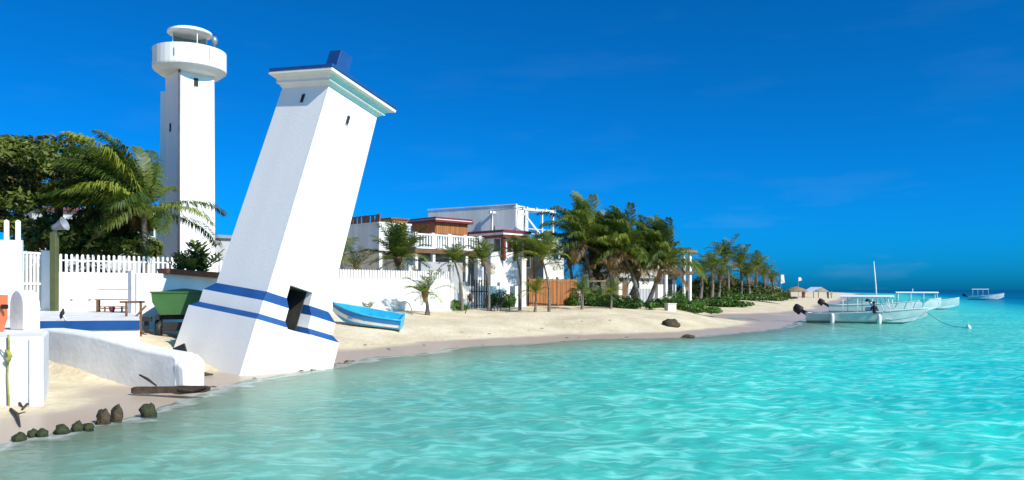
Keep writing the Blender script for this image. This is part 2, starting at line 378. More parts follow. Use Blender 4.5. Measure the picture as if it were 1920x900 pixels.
def sea_mat():
    m = bpy.data.materials.new("sea_water"); m.use_nodes = True
    t = m.node_tree; n = t.nodes; l = t.links; n.remove(n["Principled BSDF"])
    a = n.new("ShaderNodeAttribute"); a.attribute_name = "depth"
    g = n.new("ShaderNodeNewGeometry")
    mp = n.new("ShaderNodeMapping"); mp.inputs['Rotation'].default_value = (0, 0, R(-12)); mp.inputs['Scale'].default_value = (.55, 1.0, 1)
    l.new(g.outputs['Position'], mp.inputs[0])
    # caustic light on the bed, painted into the water colour as pale patches
    z0 = n.new("ShaderNodeTexNoise"); z0.inputs['Scale'].default_value = 2.3; z0.inputs['Detail'].default_value = 5; z0.inputs['Distortion'].default_value = 1.6
    l.new(mp.outputs[0], z0.inputs[0])
    z1 = n.new("ShaderNodeTexNoise"); z1.inputs['Scale'].default_value = .23; z1.inputs['Detail'].default_value = 5; z1.inputs['Distortion'].default_value = .8
    l.new(mp.outputs[0], z1.inputs[0])
    cb = n.new("ShaderNodeValToRGB"); e = cb.color_ramp.elements
    e[0].position = 0; e[0].color = (.26, .50, .39, 1); e[1].position = 1; e[1].color = (.0, .06, .15, 1)
    for p, c in ((.035, (.16, .52, .42, 1)), (.09, (.06, .58, .47, 1)), (.14, (.016, .58, .52, 1)), (.19, (.004, .38, .45, 1)), (.26, (.001, .22, .35, 1)), (.40, (.0, .10, .22, 1))):
        q = e.new(p); q.color = c
    dv = n.new("ShaderNodeMapRange"); dv.inputs[1].default_value = 0; dv.inputs[2].default_value = 10
    l.new(a.outputs['Fac'], dv.inputs[0]); l.new(dv.outputs[0], cb.inputs[0])
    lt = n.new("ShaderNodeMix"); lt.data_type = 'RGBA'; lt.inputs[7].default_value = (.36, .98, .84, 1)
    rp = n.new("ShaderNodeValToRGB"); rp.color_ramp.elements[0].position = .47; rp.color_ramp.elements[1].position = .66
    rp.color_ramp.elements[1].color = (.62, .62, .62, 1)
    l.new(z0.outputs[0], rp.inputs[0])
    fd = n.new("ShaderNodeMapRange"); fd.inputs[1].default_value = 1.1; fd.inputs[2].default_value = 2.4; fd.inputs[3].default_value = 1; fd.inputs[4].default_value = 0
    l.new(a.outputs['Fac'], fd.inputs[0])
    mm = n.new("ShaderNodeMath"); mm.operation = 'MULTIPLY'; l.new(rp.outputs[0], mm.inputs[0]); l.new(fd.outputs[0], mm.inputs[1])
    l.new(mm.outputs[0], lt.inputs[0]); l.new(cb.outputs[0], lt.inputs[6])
    dk = n.new("ShaderNodeMix"); dk.data_type = 'RGBA'; dk.blend_type = 'MULTIPLY'
    r2 = n.new("ShaderNodeValToRGB"); r2.color_ramp.elements[0].position = .36; r2.color_ramp.elements[1].position = .62
    r2.color_ramp.elements[0].color = (.70, .80, .86, 1); r2.color_ramp.elements[1].color = (1, 1, 1, 1)
    l.new(z1.outputs[0], r2.inputs[0]); dk.inputs[0].default_value = .8
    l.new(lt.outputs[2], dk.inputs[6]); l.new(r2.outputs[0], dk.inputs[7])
    # broken foam line where the water runs out on the sand
    fo = n.new("ShaderNodeTexNoise"); fo.inputs['Scale'].default_value = 1.4; fo.inputs['Detail'].default_value = 6; l.new(g.outputs['Position'], fo.inputs[0])
    f1 = n.new("ShaderNodeMath"); f1.operation = 'MULTIPLY_ADD'; f1.inputs[1].default_value = .10; l.new(fo.outputs[0], f1.inputs[0]); l.new(a.outputs['Fac'], f1.inputs[2])
    f2 = n.new("ShaderNodeValToRGB"); q = f2.color_ramp.elements; q[0].position = .052; q[0].color = (0, 0, 0, 1); q[1].position = .085; q[1].color = (0, 0, 0, 1)
    q2 = q.new(.066); q2.color = (.42, .42, .42, 1); l.new(f1.outputs[0], f2.inputs[0])
    df = n.new("ShaderNodeBsdfDiffuse"); l.new(dk.outputs[2], df.inputs[0])
    tr = n.new("ShaderNodeBsdfTransparent"); tr.inputs[0].default_value = (.76, .94, .88, 1)
    ex = n.new("ShaderNodeMath"); ex.operation = 'MULTIPLY'; ex.inputs[1].default_value = -2.2; l.new(a.outputs['Fac'], ex.inputs[0])
    e2 = n.new("ShaderNodeMath"); e2.operation = 'EXPONENT'; l.new(ex.outputs[0], e2.inputs[0])
    m1 = n.new("ShaderNodeMixShader"); l.new(e2.outputs[0], m1.inputs[0]); l.new(df.outputs[0], m1.inputs[1]); l.new(tr.outputs[0], m1.inputs[2])
    wf = n.new("ShaderNodeBsdfDiffuse"); wf.inputs[0].default_value = (.8, .82, .8, 1)
    m1b = n.new("ShaderNodeMixShader"); l.new(f2.outputs[0], m1b.inputs[0]); l.new(m1.outputs[0], m1b.inputs[1]); l.new(wf.outputs[0], m1b.inputs[2])
    gl = n.new("ShaderNodeBsdfGlossy"); gl.inputs['Roughness'].default_value = .10
    # small ripples
    z3 = n.new("ShaderNodeTexNoise"); z3.inputs['Scale'].default_value = 4.5; z3.inputs['Detail'].default_value = 5
    l.new(mp.outputs[0], z3.inputs[0])
    z4 = n.new("ShaderNodeTexNoise"); z4.inputs['Scale'].default_value = .55; z4.inputs['Detail'].default_value = 4
    l.new(mp.outputs[0], z4.inputs[0])
    b1 = n.new("ShaderNodeBump"); b1.inputs['Strength'].default_value = .5; b1.inputs['Distance'].default_value = .05; l.new(z3.outputs[0], b1.inputs['Height'])
    b2 = n.new("ShaderNodeBump"); b2.inputs['Strength'].default_value = .45; b2.inputs['Distance'].default_value = .25; l.new(z4.outputs[0], b2.inputs['Height'])
    l.new(b1.outputs[0], b2.inputs['Normal'])
    l.new(b2.outputs[0], gl.inputs['Normal']); l.new(b2.outputs[0], df.inputs['Normal'])
    fr = n.new("ShaderNodeFresnel"); fr.inputs[0].default_value = 1.33; l.new(b2.outputs[0], fr.inputs['Normal'])
    fm = n.new("ShaderNodeMath"); fm.operation = 'MULTIPLY'; fm.inputs[1].default_value = .34; l.new(fr.outputs[0], fm.inputs[0])
    m2 = n.new("ShaderNodeMixShader"); l.new(fm.outputs[0], m2.inputs[0]); l.new(m1b.outputs[0], m2.inputs[1]); l.new(gl.outputs[0], m2.inputs[2])
    l.new(m2.outputs[0], n["Material Output"].inputs[0])
    return m
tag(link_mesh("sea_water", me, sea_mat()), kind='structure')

def carve(o, cutter):
    """cut the volume of cutter out of mesh object o for good"""
    c = cutter.build("cutter", None); c.parent = o.parent
    m = o.modifiers.new('cut', 'BOOLEAN'); m.object = c; m.operation = 'DIFFERENCE'; m.solver = 'EXACT'
    dg = bpy.context.evaluated_depsgraph_get(); dg.update()
    me = bpy.data.meshes.new_from_object(o.evaluated_get(dg)); nm = o.data.name
    o.modifiers.clear(); old = o.data; o.data = me; bpy.data.meshes.remove(old); me.name = nm
    cm = c.data; bpy.data.objects.remove(c); bpy.data.meshes.remove(cm)

# ------------------------------------------------------------------ leaning lighthouse
Rt = Matrix.Rotation(.285, 3, Vector((math.cos(2.137), math.sin(2.137), 0))) @ Matrix.Rotation(.185 - math.pi/4, 3, 'Z')
T = thing("leaning_lighthouse", "old white square lighthouse leaning sideways at the water's edge, blue stripes and blue roof", "lighthouse",
          (-8.132, 25, 0), rot=Rt)
q = 1/math.sqrt(2)
s0, s1, s2, s3, s4 = 2.401*q, 2.101*q, 1.778*q, 1.576*q, 2.122*q
a = MB().sq([(s0*1.03, -1.6), (s0*.985, 1.473)]).build("plinth", M_WHITE, T)
b = MB().sq([(s0*.985, 1.473), (s1, 1.648)]).build("lower_blue_band", M_BLUE, T)
c_ = MB().sq([(s1, 1.648), (s1*.995, 2.051)]).build("middle_plinth", M_WHITE, T)
d = MB().sq([(s1*.995, 2.051), (s2, 2.347)]).build("upper_blue_band", M_BLUE, T)
e = MB().sq([(s2, 2.347), (s3, 9.03)]).build("shaft", M_WHITE, T)
for o in (a, b, c_, d, e):
    carve(o, MB().box(-.7, -.50, 1.44, 2.6, .42, 2.76))
MB().box(-.9, -.49, 1.45, -.68, .41, 2.75).build("doorway_back_wall", M_DOOR, T)  # coloured dark to paint the deep shade inside the doorway
MB().box(-.67, -.498, 1.45, .98, -.47, 2.75).box(-.67, .39, 1.45, .98, .418, 2.75).box(-.67, -.465, 2.72, .98, .385, 2.755).box(-.67, -.465, 1.442, .98, .385, 1.47).build("doorway_shade_lining", M_DOOR, T)  # added dark panels, interior shade painted over the sunlit inner faces
MB().tube([(.5, -.3, 1.50), (.6, -.1, 1.56), (.65, .05, 1.7), (.7, .0, 1.9)], [.16, .14, .10, .03], 6).build("rubble", M_CONC, T)
MB().sq([(s3*1.02, 9.03), (s3*1.09, 9.12), (s3*1.15, 9.14), (s3*1.15, 9.22), (s4*.90, 9.32), (s4*.965, 9.335), (s4, 9.35), (s4, 9.43)]).build("cornice", M_CREAMW, T)
MB().sq([(s4*1.0, 9.433), (s4*1.015, 9.445), (s4*1.015, 9.555)]).build("roof_slab", M_BLUE, T, bevel=.02)
MB().box(-.44, -.28, 9.557, .14, .28, 10.78).build("roof_box", M_BLUE, T, bevel=.02)
MB().box(-.62, -.90, 9.557, -.48, -.76, 9.64).build("roof_bolt", M_BLUE, T)
def slit(M, name="window"):
    f = MB().box(-.05, -.03, -.14, .05, .05, .14, M).build(name, M_DARK, T)
    MB().box(-.06, -.035, -.16, .06, .05, -.142, M).build("sill", M_GREYW, f)
slit(Matrix.Translation((1.13, -.05, 8.37)) @ Matrix.Rotation(R(90), 4, 'Z'))
slit(Matrix.Translation((.07, -1.13, 8.62)))

p = P(338, 658, 23.7)
t = thing("black_slab", "black square slab propped against the left foot of the leaning lighthouse", "slab", p)
MB().box(-.19, -.03, -.17, .19, .03, .17, Matrix.Rotation(R(-24), 4, 'Y') @ Matrix.Rotation(R(-20), 4, 'X')).build("slab_face", M_BLACK, t, bevel=.01)

# ------------------------------------------------------------------ tall lighthouse
D = 48.0
ang = R(-45)   # +x face turned to the sun, -y face in shade
bx, by = XY(356, D); bz = 1.6
L = thing("tall_lighthouse", "tall upright white lighthouse with round gallery and glass lantern behind the palm tree", "lighthouse", (bx, by, bz), rz=ang)
def zz(v, dd=D): return CAM_Z - (v - 543)/FOC*dd - bz
ht = zz(142)
rs = 1.05
MB().sq([(rs*1.05, -.5), (rs, ht)]).build("shaft", M_WHITE, L, bevel=.06, seg=3)
Ri = Matrix.Rotation(-ang, 4, 'Z')
def wl(dx_, dy_): return Ri @ Vector((dx_, dy_, 0))
M = Matrix.Translation(wl(-1.62, .35)) @ Ri @ Matrix.Rotation(R(-14), 4, 'Z')
MB().loft([[M @ Vector(v) for v in ((-w_, -.35, z), (.5, -.35, z), (.5, .5, z), (-w_, .5, z))] for z, w_ in ((-.5, .5), (5.6, .46), (5.8, .16), (zz(172), .06))]).build("stair_fin", M_WHITE, L)
cn = wl(0, -rs*1.414-.03)
MB().tube([(cn.x*1.05, cn.y*1.05, -.3), (cn.x, cn.y, ht - .05)], .07, 8).build("conduit", M_COND, L, True)
gz0, gz1 = zz(139), zz(98)
MB().lathe([(1.15, ht-.10), (1.7, ht - .02), (1.98, gz0 + .10), (2.06, gz0 + .17), (2.08, gz0 + .26), (2.08, gz1), (1.92, gz1), (1.92, gz0 + .35), (.2, gz0 + .35)], 40).build("gallery", M_WHITE, L)
for k in range(3):
    an = (R(-152), R(-92), R(-38))[k] - ang
    pt = Vector((math.cos(an), math.sin(an), 0))*2.085
    MB().box(-.022, -.02, .1, .022, .02, .55 if k % 2 else .75, Matrix.Translation((pt.x, pt.y, gz0 + .42)) @ Matrix.Rotation(an + R(90), 4, 'Z')).build("rain_slot", M_SLATE, L)
lz0, lz1 = gz0 + .3, zz(66)
MB().lathe([(1.02, lz0), (1.02, lz0+.9)], 20).build("lantern_base", M_WHITE2, L)
for k in range(8):
    a0, a1 = 2*math.pi*k/8, 2*math.pi*(k+1)/8
    p0, p1 = Vector((math.cos(a0), math.sin(a0), 0))*1.02, Vector((math.cos(a1), math.sin(a1), 0))*1.02
    if k % 2 == 0: MB().bar(p0 + Vector((0, 0, lz0+.9)), p0 + Vector((0, 0, lz1)), .045).build("lantern_bar", M_WHITE2, L)
    if k not in (0, 7, 6, 1):
        MB().add([p0*.98 + Vector((0, 0, lz0+.9)), p1*.98 + Vector((0, 0, lz0+.9)), p1*.98 + Vector((0, 0, lz1)), p0*.98 + Vector((0, 0, lz1))], [(0, 1, 2, 3)]).build("lantern_pane", M_LAMPGL, L)
MB().lathe([(.22, lz0), (.24, lz0+1.0), (.34, lz0+1.1), (.34, lz0+1.5), (.1, lz0+1.6)], 14).build("lamp", M_GREYM, L, True)
MB().lathe([(1.22, lz1), (1.26, lz1+.04), (1.26, lz1+.16), (1.1, lz1+.24), (.1, lz1+.34)], 32).build("canopy", M_WHITE, L)
an = R(-20) - ang
pt = Vector((math.cos(an), math.sin(an), 0))*1.8
MB().lathe([(.05, 0), (.05, .55), (.16, .6), (.2, .85), (.12, 1.02), (.02, 1.05)], 10, Matrix.Translation((pt.x, pt.y, gz1 - .3))).build("beacon", M_GREYM, L, True)
for Ms in (Matrix.Translation((rs-.03, P(0, 0, 1).x*0 + (-.08), zz(155, D-.7))) @ Matrix.Rotation(R(90), 4, 'Z'), Matrix.Translation((-.25, -rs+.03, zz(238, D-.7)))):
    f = MB().box(-.13, -.05, -.24, .13, .1, .24, Ms).build("window", M_DARK, L)
    MB().box(-.15, -.07, -.27, .15, .1, -.242, Ms).build("sill", M_GREYW, f)

# ------------------------------------------------------------------ garden wall, gate, terrace
WA = Vector((-19.6, 34.0)); WD = Vector((15.6, 16.0)).normalized(); WN = Vector((WD.y, -WD.x))
def on_wall(u):            # distance along the wall line where the photograph's column u meets it
    k = (u - 960)/FOC
    return (k*WA.y - WA.x)/(WD.x - k*WD.y)
def wp(s, off=0): return WA + WD*s + WN*off
wyaw = math.atan2(WD.y, WD.x)
picket_mesh = {}
def picket(parent, x, y, z, w_, h, th, mt, name="picket"):
    key = (name, round(w_, 3), round(h, 3), th, mt.name)
    if key not in picket_mesh:
        me = bpy.data.meshes.new(name)
        v = []; hh = h - w_*.35
        for yy in (-th/2, th/2): v += [(-w_/2, yy, 0), (w_/2, yy, 0), (w_/2, yy, hh), (0, yy, h), (-w_/2, yy, hh)]
        me.from_pydata(v, [], [(0, 1, 2, 3, 4), (9, 8, 7, 6, 5)] + [(i, i+5, (i+1) % 5+5, (i+1) % 5) for i in range(5)]); me.update()
        me.materials.append(mt); picket_mesh[key] = me
    o = bpy.data.objects.new(name, picket_mesh[key]); C.objects.link(o); o.parent = parent; o.location = (x, y, z)
    return o
# section behind the terrace, with pickets on top
sA, sB = on_wall(97), on_wall(470)
o = wp(sA)
F1 = thing("garden_wall", "long white wall topped with white pickets behind the olive lamp post", "wall", (o.x, o.y, 1.2), rz=wyaw)
ln = sB - sA
MB().box(0, -.11, -.3, ln, .11, 2.05).build("wall_body", M_WHITE2, F1, bevel=.01)
MB().box(.01, -.03, 2.75-.22, ln, .03, 2.75-.16).build("rail", M_WHITE2, F1)
n_ = 42
for i in range(n_): picket(F1, (i+.5)*ln/n_, -.06, 2.053, .095, .78, .05, M_WHITE)
for u in (132, 166):
    s = on_wall(u) - sA
    MB().lathe([(.06, 0), (.06, .04)], 8, Matrix.Translation((s, -.112, CAM_Z-(562-543)/FOC*wp(on_wall(u)).y-1.2)) @ Matrix.Rotation(R(90), 4, 'X')).build("pipe_outlet", M_GREYM, F1)
# nearer solid wall below the tall lighthouse, carrying the planter; the leaning tower throws its shadow on it
V0, V1 = Vector(XY(256, 29.8)), Vector(XY(470, 33.6)); VD = (V1-V0).normalized(); VN = Vector((VD.y, -VD.x)); vyaw = math.atan2(VD.y, VD.x)
def vp(u, off=0):
    k = (u-960)/FOC; return V0+VD*((k*V0.y-V0.x)/(VD.x-k*VD.y))+VN*off
F2 = thing("garden_wall", "plain white wall below the tall lighthouse, partly in shade behind the green boat", "wall", (V0.x, V0.y, 1.0), rz=vyaw)
ln = (V1-V0).length; wt = P(0, 513, 30.5).z-1.0
MB().box(0, 0, -.4, ln, .25, wt).build("wall_body", M_WHITE2, F2, bevel=.02)
MB().box(-.14, .1, -.4, -.003, .4, wt+.1).build("end_pier", M_WHITE2, F2, bevel=.02)
MB().box(-1.3, .2, wt-.62, -.143, .23, wt-.58).build("rail", M_GREYM, F2)
# planter on it
o = vp(306, -.1); lt = (vp(412)-vp(306)).length; zp = P(0, 512, o.y).z-.18
PL = thing("planter_trough", "long brown planter trough on the white wall, with spiky plants in it", "planter", (o.x, o.y, zp), rz=vyaw)
MB().loft([[(0, -.35, .16), (lt, -.45, .0), (lt, .3, .0), (0, .3, .16)], [(0, -.42, .36), (lt, -.55, .22), (lt, .4, .22), (0, .4, .36)]]).build("trough", M_TILE, PL, bevel=.02)
MB().box(.08, -.3, .30, lt-.1, .25, .34, Matrix.Rotation(R(2.5), 4, 'Y')).build("soil", M_BROWNW, PL)

# right-hand section beside the houses
sD, sE = on_wall(472), on_wall(842); o = wp(sD)
F3 = thing("garden_wall", "white beach wall with narrow upright slats behind the blue boat", "wall", (o.x, o.y, 1.0), rz=wyaw)
ln = sE-sD
MB().box(0, -.12, -.4, ln, .12, 2.12).build("wall_body", M_WHITE2, F3, bevel=.01)
MB().box(0, .0, 2.123, ln, .06, 2.60).build("slat_backing", M_CREAM, F3)
n_ = 72
for i in range(n_): picket(F3, (i+.5)*ln/n_, -.04, 2.123, .10, .52, .04, M_WHITE2, "slat")
# end post
o = wp(sE + .15)
t = thing("gate_post", "slim white post at the end of the slatted beach wall", "post", (o.x, o.y, 1.2), rz=wyaw)
MB().box(-.13, -.13, -.3, .13, .13, 2.75).sq([(.17, 2.75), (.17, 2.85)]).build("post", M_WHITE2, t)

# taller wall at far left and barred gate
g1 = Vector(XY(42, 31.5)); g0 = g1 + Vector((-.95, -.25))*6
dv = (g1-g0); ya = math.atan2(dv.y, dv.x); ln = dv.length
F0 = thing("garden_wall", "taller white wall with wide-spaced pickets at the left edge, beside the barred gate", "wall", (g0.x, g0.y, 1.2), rz=ya)
zt = P(0, 449, 31).z - 1.2
MB().box(0, -.12, -.4, ln, .12, zt).build("wall_body", M_WHITE2, F0, bevel=.01)
i = 0; s = ln - .14
while s > 0:
    picket(F0, s, -.03, zt + .003, .17, .80, .06, M_WHITE); s -= .40
p0, p1 = Vector(XY(42, 32.5)), Vector(XY(81, 33.6))
dv = p1-p0; ya = math.atan2(dv.y, dv.x); ln = dv.length
G = thing("barred_gate", "white upright-barred metal gate between the tall wall and the white pillar", "gate", (p0.x, p0.y, 1.62), rz=ya)
zt = P(60, 473, 33).z - 1.62
n_ = 6
for i in range(n_): MB().box(-.045, -.03, .05, .045, .03, zt, Matrix.Translation(((i+.1)*ln/(n_-.4), 0, 0))).build("bar", M_WHITE, G)
for z in (.08, 1.12, zt-.03): MB().box(-.04, -.04, z-.045, ln+.04, .04, z+.045).build("rail", M_WHITE, G)
o = XY(89, 33.7)
t = thing("gate_pillar", "plain white square pillar between the barred gate and the olive lamp post", "pillar", (o.x, o.y, 1.4), rz=wyaw-R(25))
MB().box(-.20, -.20, -.3, .20, .20, P(0, 470, 33.7).z-1.4).build("pillar_body", M_WHITE, t, bevel=.012)

# lamp post with floodlight
o = XY(102, 32.9)
t = thing("street_lamp", "olive lamp post with silver floodlight, in front of the white picket wall", "street lamp", (o.x, o.y, 1.5))
hz = P(0, 436, 32.9).z - 1.5
MB().box(-.125, -.125, 0, .125, .125, hz).build("post", M_OLIVE, t, bevel=.012)
MB().lathe([(.08, 0), (.13, .1), (.15, .22), (.27, .52), (.30, .55), (.28, .55), (.16, .25)], 18, Matrix.Translation((-.05, -.05, hz+.16)) @ Matrix.Rotation(R(68), 4, 'Y')).build("lamp_head", M_GREYM, t, True)
MB().bar((0, 0, hz-.02), (.1, 0, hz+.2), .08).build("bracket", M_GREYM, t)

# terrace
fz = 1.62
TA, TB = XY(30, 22.6), XY(262, 23.2)
TR = thing("terrace", "raised white terrace with a blue stripe along its front edge", "terrace", (TB.x, TB.y, 0))
tp = [(TA.x, TA.y), (TB.x, TB.y), (-16.2, 34.6), (-17.6, 36.0), (-24.5, 31.5), (-24.5, 21)]
MB().poly(tp, .4, fz).build("terrace_slab", M_WHITE2, TR, world=True)
dv = (TB-TA).normalized(); nn = Vector((dv.y, -dv.x)); ss = TA + dv*((XY(64, 22.7)-TA).dot(dv))
MB().box(0, 0, fz-.285, (TB-ss).length, .03, fz-.012, Matrix.Translation((ss.x+nn.x*.034, ss.y+nn.y*.034, 0)) @ Matrix.Rotation(math.atan2(dv.y, dv.x), 4, 'Z')).build("blue_stripe", M_BLUE, TR, world=True)
sp = XY(110, 22.7)
t = thing("black_bird", "small black and white bird standing at the blue edge of the terrace", "bird", (sp.x+.02, sp.y+.12, fz))
MB().tube([(-.03, 0, .05), (-.01, 0, .12), (.02, 0, .22), (.035, 0, .29), (.05, 0, .34)], [.02, .055, .06, .035, .03], 8).build("body", M_BLACK, t, True)
MB().tube([(.05, 0, .15), (.10, 0, .05), (.13, 0, -.02)], [.035, .03, .01], 6).build("tail", M_HULLW, t, True)

# picnic table
o = XY(215, 31.6)
t = thing("picnic_table", "low brown wooden table with bench on the terrace in front of the white wall", "table", (o.x, o.y, fz), rz=R(20))
for i in range(4): MB().box(-.68, -.30+i*.155, .47, .68, -.155+i*.155-.01, .51).build("plank", M_ORANGEW, t)
for x in (-.58, .58):
    for y in (-.26, .26): MB().box(x-.04, y-.04, 0, x+.04, y+.04, .468).build("leg", M_BROWNW, t)
MB().box(-.58, -.02, .12, .58, .03, .17).build("stretcher", M_BROWNW, t)
for x in (-.3, 0, .3): MB().box(x-.03, -.42, 0, x+.03, -.36, .2).build("leg", M_BROWNW, t)
MB().box(-.45, -.47, .2, .4, -.31, .235).build("bench_seat", M_ORANGEW, t)
o = XY(216, 31.1)
t = thing("clay_pot", "small dark red pot on the terrace under the wooden table", "pot", (o.x, o.y-.25, fz))
MB().lathe([(.05, 0), (.10, .1), (.12, .17), (.09, .22), (.1, .24)], 12).build("pot_body", M_RED, t, True)

# ------------------------------------------------------------------ quay block and fallen groyne wall
qz = 1.58
Q = thing("concrete_block", "large white concrete quay block in the lower left corner, rope hanging down its seam", "sea wall", (-9.22, 15.75, 0))
MB().poly([(-9.22, 15.75), (-10.42, 18.0), (-11.9, 19.9), (-24, 19.4), (-24, 14.4), (-9.95, 15.42), ], -.5, qz).build("block_body", M_CONC, Q, world=True, bevel=.05, seg=2)
j = XY(14.5, 15.50)
MB().bar((j.x, j.y-.01, -.2), (j.x, j.y-.01, qz-.02), .03, .02).build("seam", M_SLATE, Q, world=True)
MB().box(0, -.02, -.2, .10, .02, qz-.03, Matrix.Translation((-9.42, 15.62, 0)) @ Matrix.Rotation(R(24), 4, 'Z')).build("edge_strip", M_CONC, Q, world=True)

pts = []
for i in range(26):
    u = i/25; v = 628 + 150*u
    pts.append(P(15.5 + 1.5*math.sin(u*9), v, 15.46))
rope = thing("rope", "yellow-green rope knotted and hanging down the seam of the concrete block", "rope", pts[-1])
MB().tube(pts, .018, 6).build("strand", M_ROPE, rope, True, world=True)
MB().tube([P(11, 656, 15.44), P(16, 662, 15.40), P(19, 668, 15.44), P(14, 672, 15.40), P(15, 682, 15.44)], [.02, .045, .05, .045, .02], 7).build("knot", M_ROPE, rope, True, world=True)
MB().tube([P(0, 655, 15.42), P(6, 661, 15.41), P(12, 664, 15.41)], .012, 6).build("loose_end", M_SLATE, rope, True, world=True)
bits = [((18, 770), (42, 778), .03), ((42, 779), (68, 762), .022), ((20, 780), (38, 800), .025)]
for i, (p, q_, r) in enumerate(bits):
    a_, b_ = GZ(p[0], p[1], .1), GZ(q_[0], q_[1], .08)
    t = thing("driftwood_twig", ["brown twig lying at the foot of the concrete block", "thin forked twig at the right foot of the concrete block", "brown twig pointing at the row of mossy rocks"][i], "driftwood", (a_.x, a_.y, .1), group="twigs by the concrete block")
    m_ = (a_+b_)/2
    MB().tube([(a_.x, a_.y, gz(*a_)+.03), (m_.x, m_.y+.05, gz(*m_)+.07), (b_.x, b_.y, gz(*b_)+.02)], [r, r*1.3, r*.5], 6).build("stem", M_DRIFT, t, True, world=True)
    MB().tube([(m_.x, m_.y+.05, gz(*m_)+.07), (m_.x+.12, m_.y+.12, gz(*m_)+.10)], [r*.7, r*.3], 5).build("side_shoot", M_DRIFT, t, True, world=True)

# groyne wall: runs from the quay down to the water, shaded side to the camera
g0, g1 = XY(70, 21.3), XY(330, 18.75)
gd = (g1-g0).normalized(); gn = Vector((-gd.y, gd.x)); gl_ = (g1-g0).length
GR = thing("groyne_wall", "fallen white concrete groyne wall sloping down from the quay to the sand", "sea wall", (g0.x, g0.y, 0), rz=math.atan2(gd.y, gd.x))
prof = [(0, -.4, 1.46), (.5, -.4, 1.47), (1.5, -.35, 1.42), (2.6, -.3, 1.32), (3.6, -.15, 1.17), (4.4, .02, 1.06), (gl_-.12, .17, .99), (gl_, .24, .92)]
def thk(s): return .5 + .12*s/gl_
rings = []
for s, zb, zt in prof:
    tk = thk(s); m_ = .06
    rings.append([(s, 0.0, zb), (s, 0.0, zt-m_), (s, m_, zt), (s, tk-m_, zt), (s, tk, zt-m_), (s, tk, zb)])
MB().loft(rings).build("wall_slab", M_CONC, GR, bevel=.03, seg=2)
# blunt lit end block, slightly turned
rings = []
for s, k in ((0, 1), (.16, 1), (.26, .93), (.31, .8)):
    rings.append([(s, .02+.3*(1-k), .14+.25*(1-k)), (s, -.02+.3*(1-k), .74*k), (s, .12, .94*k), (s, .52, .96*k), (s, .64-.1*(1-k), .85*k), (s, .64-.2*(1-k), .14+.25*(1-k))])
MB().loft([[Matrix.Translation((gl_-.06, 0, 0)) @ Vector(p) for p in r] for r in rings]).build("end_block", M_CONC, GR, bevel=.03, seg=2)
# driftwood plank under its end and stick
a_, b_ = P(248, 732, 18.2), P(393, 729, 18.4)
t = thing("driftwood_plank", "dark weathered plank lying on wet sand under the end of the groyne wall", "driftwood", (a_.x, a_.y, .1))
ml = b_-a_
def wob(k): return Vector((0, .02*math.sin(k*9), .012*math.sin(k*13)))
MB().loft([[a_+ml*k+wob(k)+Vector((0, y*s, z*s)) for y, z in ((-.09, -.075), (.09, -.085), (.10, .07), (-.085, .08))] for k, s in ((0, .7), (.04, 1), (.25, 1), (.5, .95), (.62, 1), (.75, 1.05), (.93, .95), (1, .55))]).build("plank_body", M_DRIFT, t, world=True)
MB().tube([a_+ml*.62+Vector((0, -.1, .02)), a_+ml*.8+Vector((0, -.12, -.03)), a_+ml*.98+Vector((0, -.1, .06))], [.05, .045, .03], 6).build("broken_edge", M_DRIFT, t, world=True)
a_, b_ = P(262, 703, 18.9), P(293, 723, 18.3)
t = thing("driftwood_stick", "short brown stick leaning under the groyne wall above the plank", "driftwood", b_)
MB().tube([a_, (a_+b_)/2+Vector((0, 0, .02)), b_], [.022, .032, .02], 6).build("stick_body", M_DRIFT, t, True, world=True)
a_ = GZ(372, 679, .5); z = gz(*a_)
t = thing("driftwood_log", "low brown driftwood piece on the sand at the leaning lighthouse's foot", "driftwood", (a_.x, a_.y, z))
MB().tube([(-.3, 0, .06), (-.1, .03, .08), (.12, -.03, .06), (.4, .02, .03)], [.04, .07, .06, .02], 7).build("log_body", M_DRIFT, t, True)

# things standing on the quay block
o = XY(47, 18.4)
t = thing("rounded_marker", "white round-topped concrete marker standing behind the orange boat on the quay", "marker", (o.x, o.y, qz), rz=R(-25))
prof = [(-.25, 0), (.25, 0), (.25, .55)] + [(.25*math.cos(x), .55+.36*math.sin(x)) for x in (R(15), R(35), R(55), R(75), R(90), R(105), R(125), R(145), R(165))] + [(-.25, .55)]
MB().loft([[(x, y, z) for x, z in prof] for y in (-.2, .2)]).build("marker_body", M_CONC, t, bevel=.03, seg=2)
o = XY(-66, 17.2)
t = thing("orange_boat", "orange painted boat stern poking into the picture at the left edge", "boat", (o.x, o.y, qz), rz=R(185))
def sect(x, b, k, s): return [(x, -b, s), (x, -b*.93, k+.35*(s-k)), (x, -b*.5, k), (x, b*.5, k), (x, b*.93, k+.35*(s-k)), (x, b, s)]
MB().loft([sect(-.7, .36, .0, .80), sect(.2, .5, 0, .84), sect(1.2, .55, .03, .90), sect(2.2, .4, .12, 1.0), sect(3.0, .06, .4, 1.1)]).build("hull", M_ORANGE, t)
MB().tube([(-.7, .36, .82), (.2, .5, .86), (1.2, .55, .92)], .03, 6).build("rub_rail", M_ORANGE, t, True)
MB().tube([(-.74, -.02, .55), (-.86, -.02, .55)], [.05, .05], 8).build("drain_plug", M_BLACK, t)

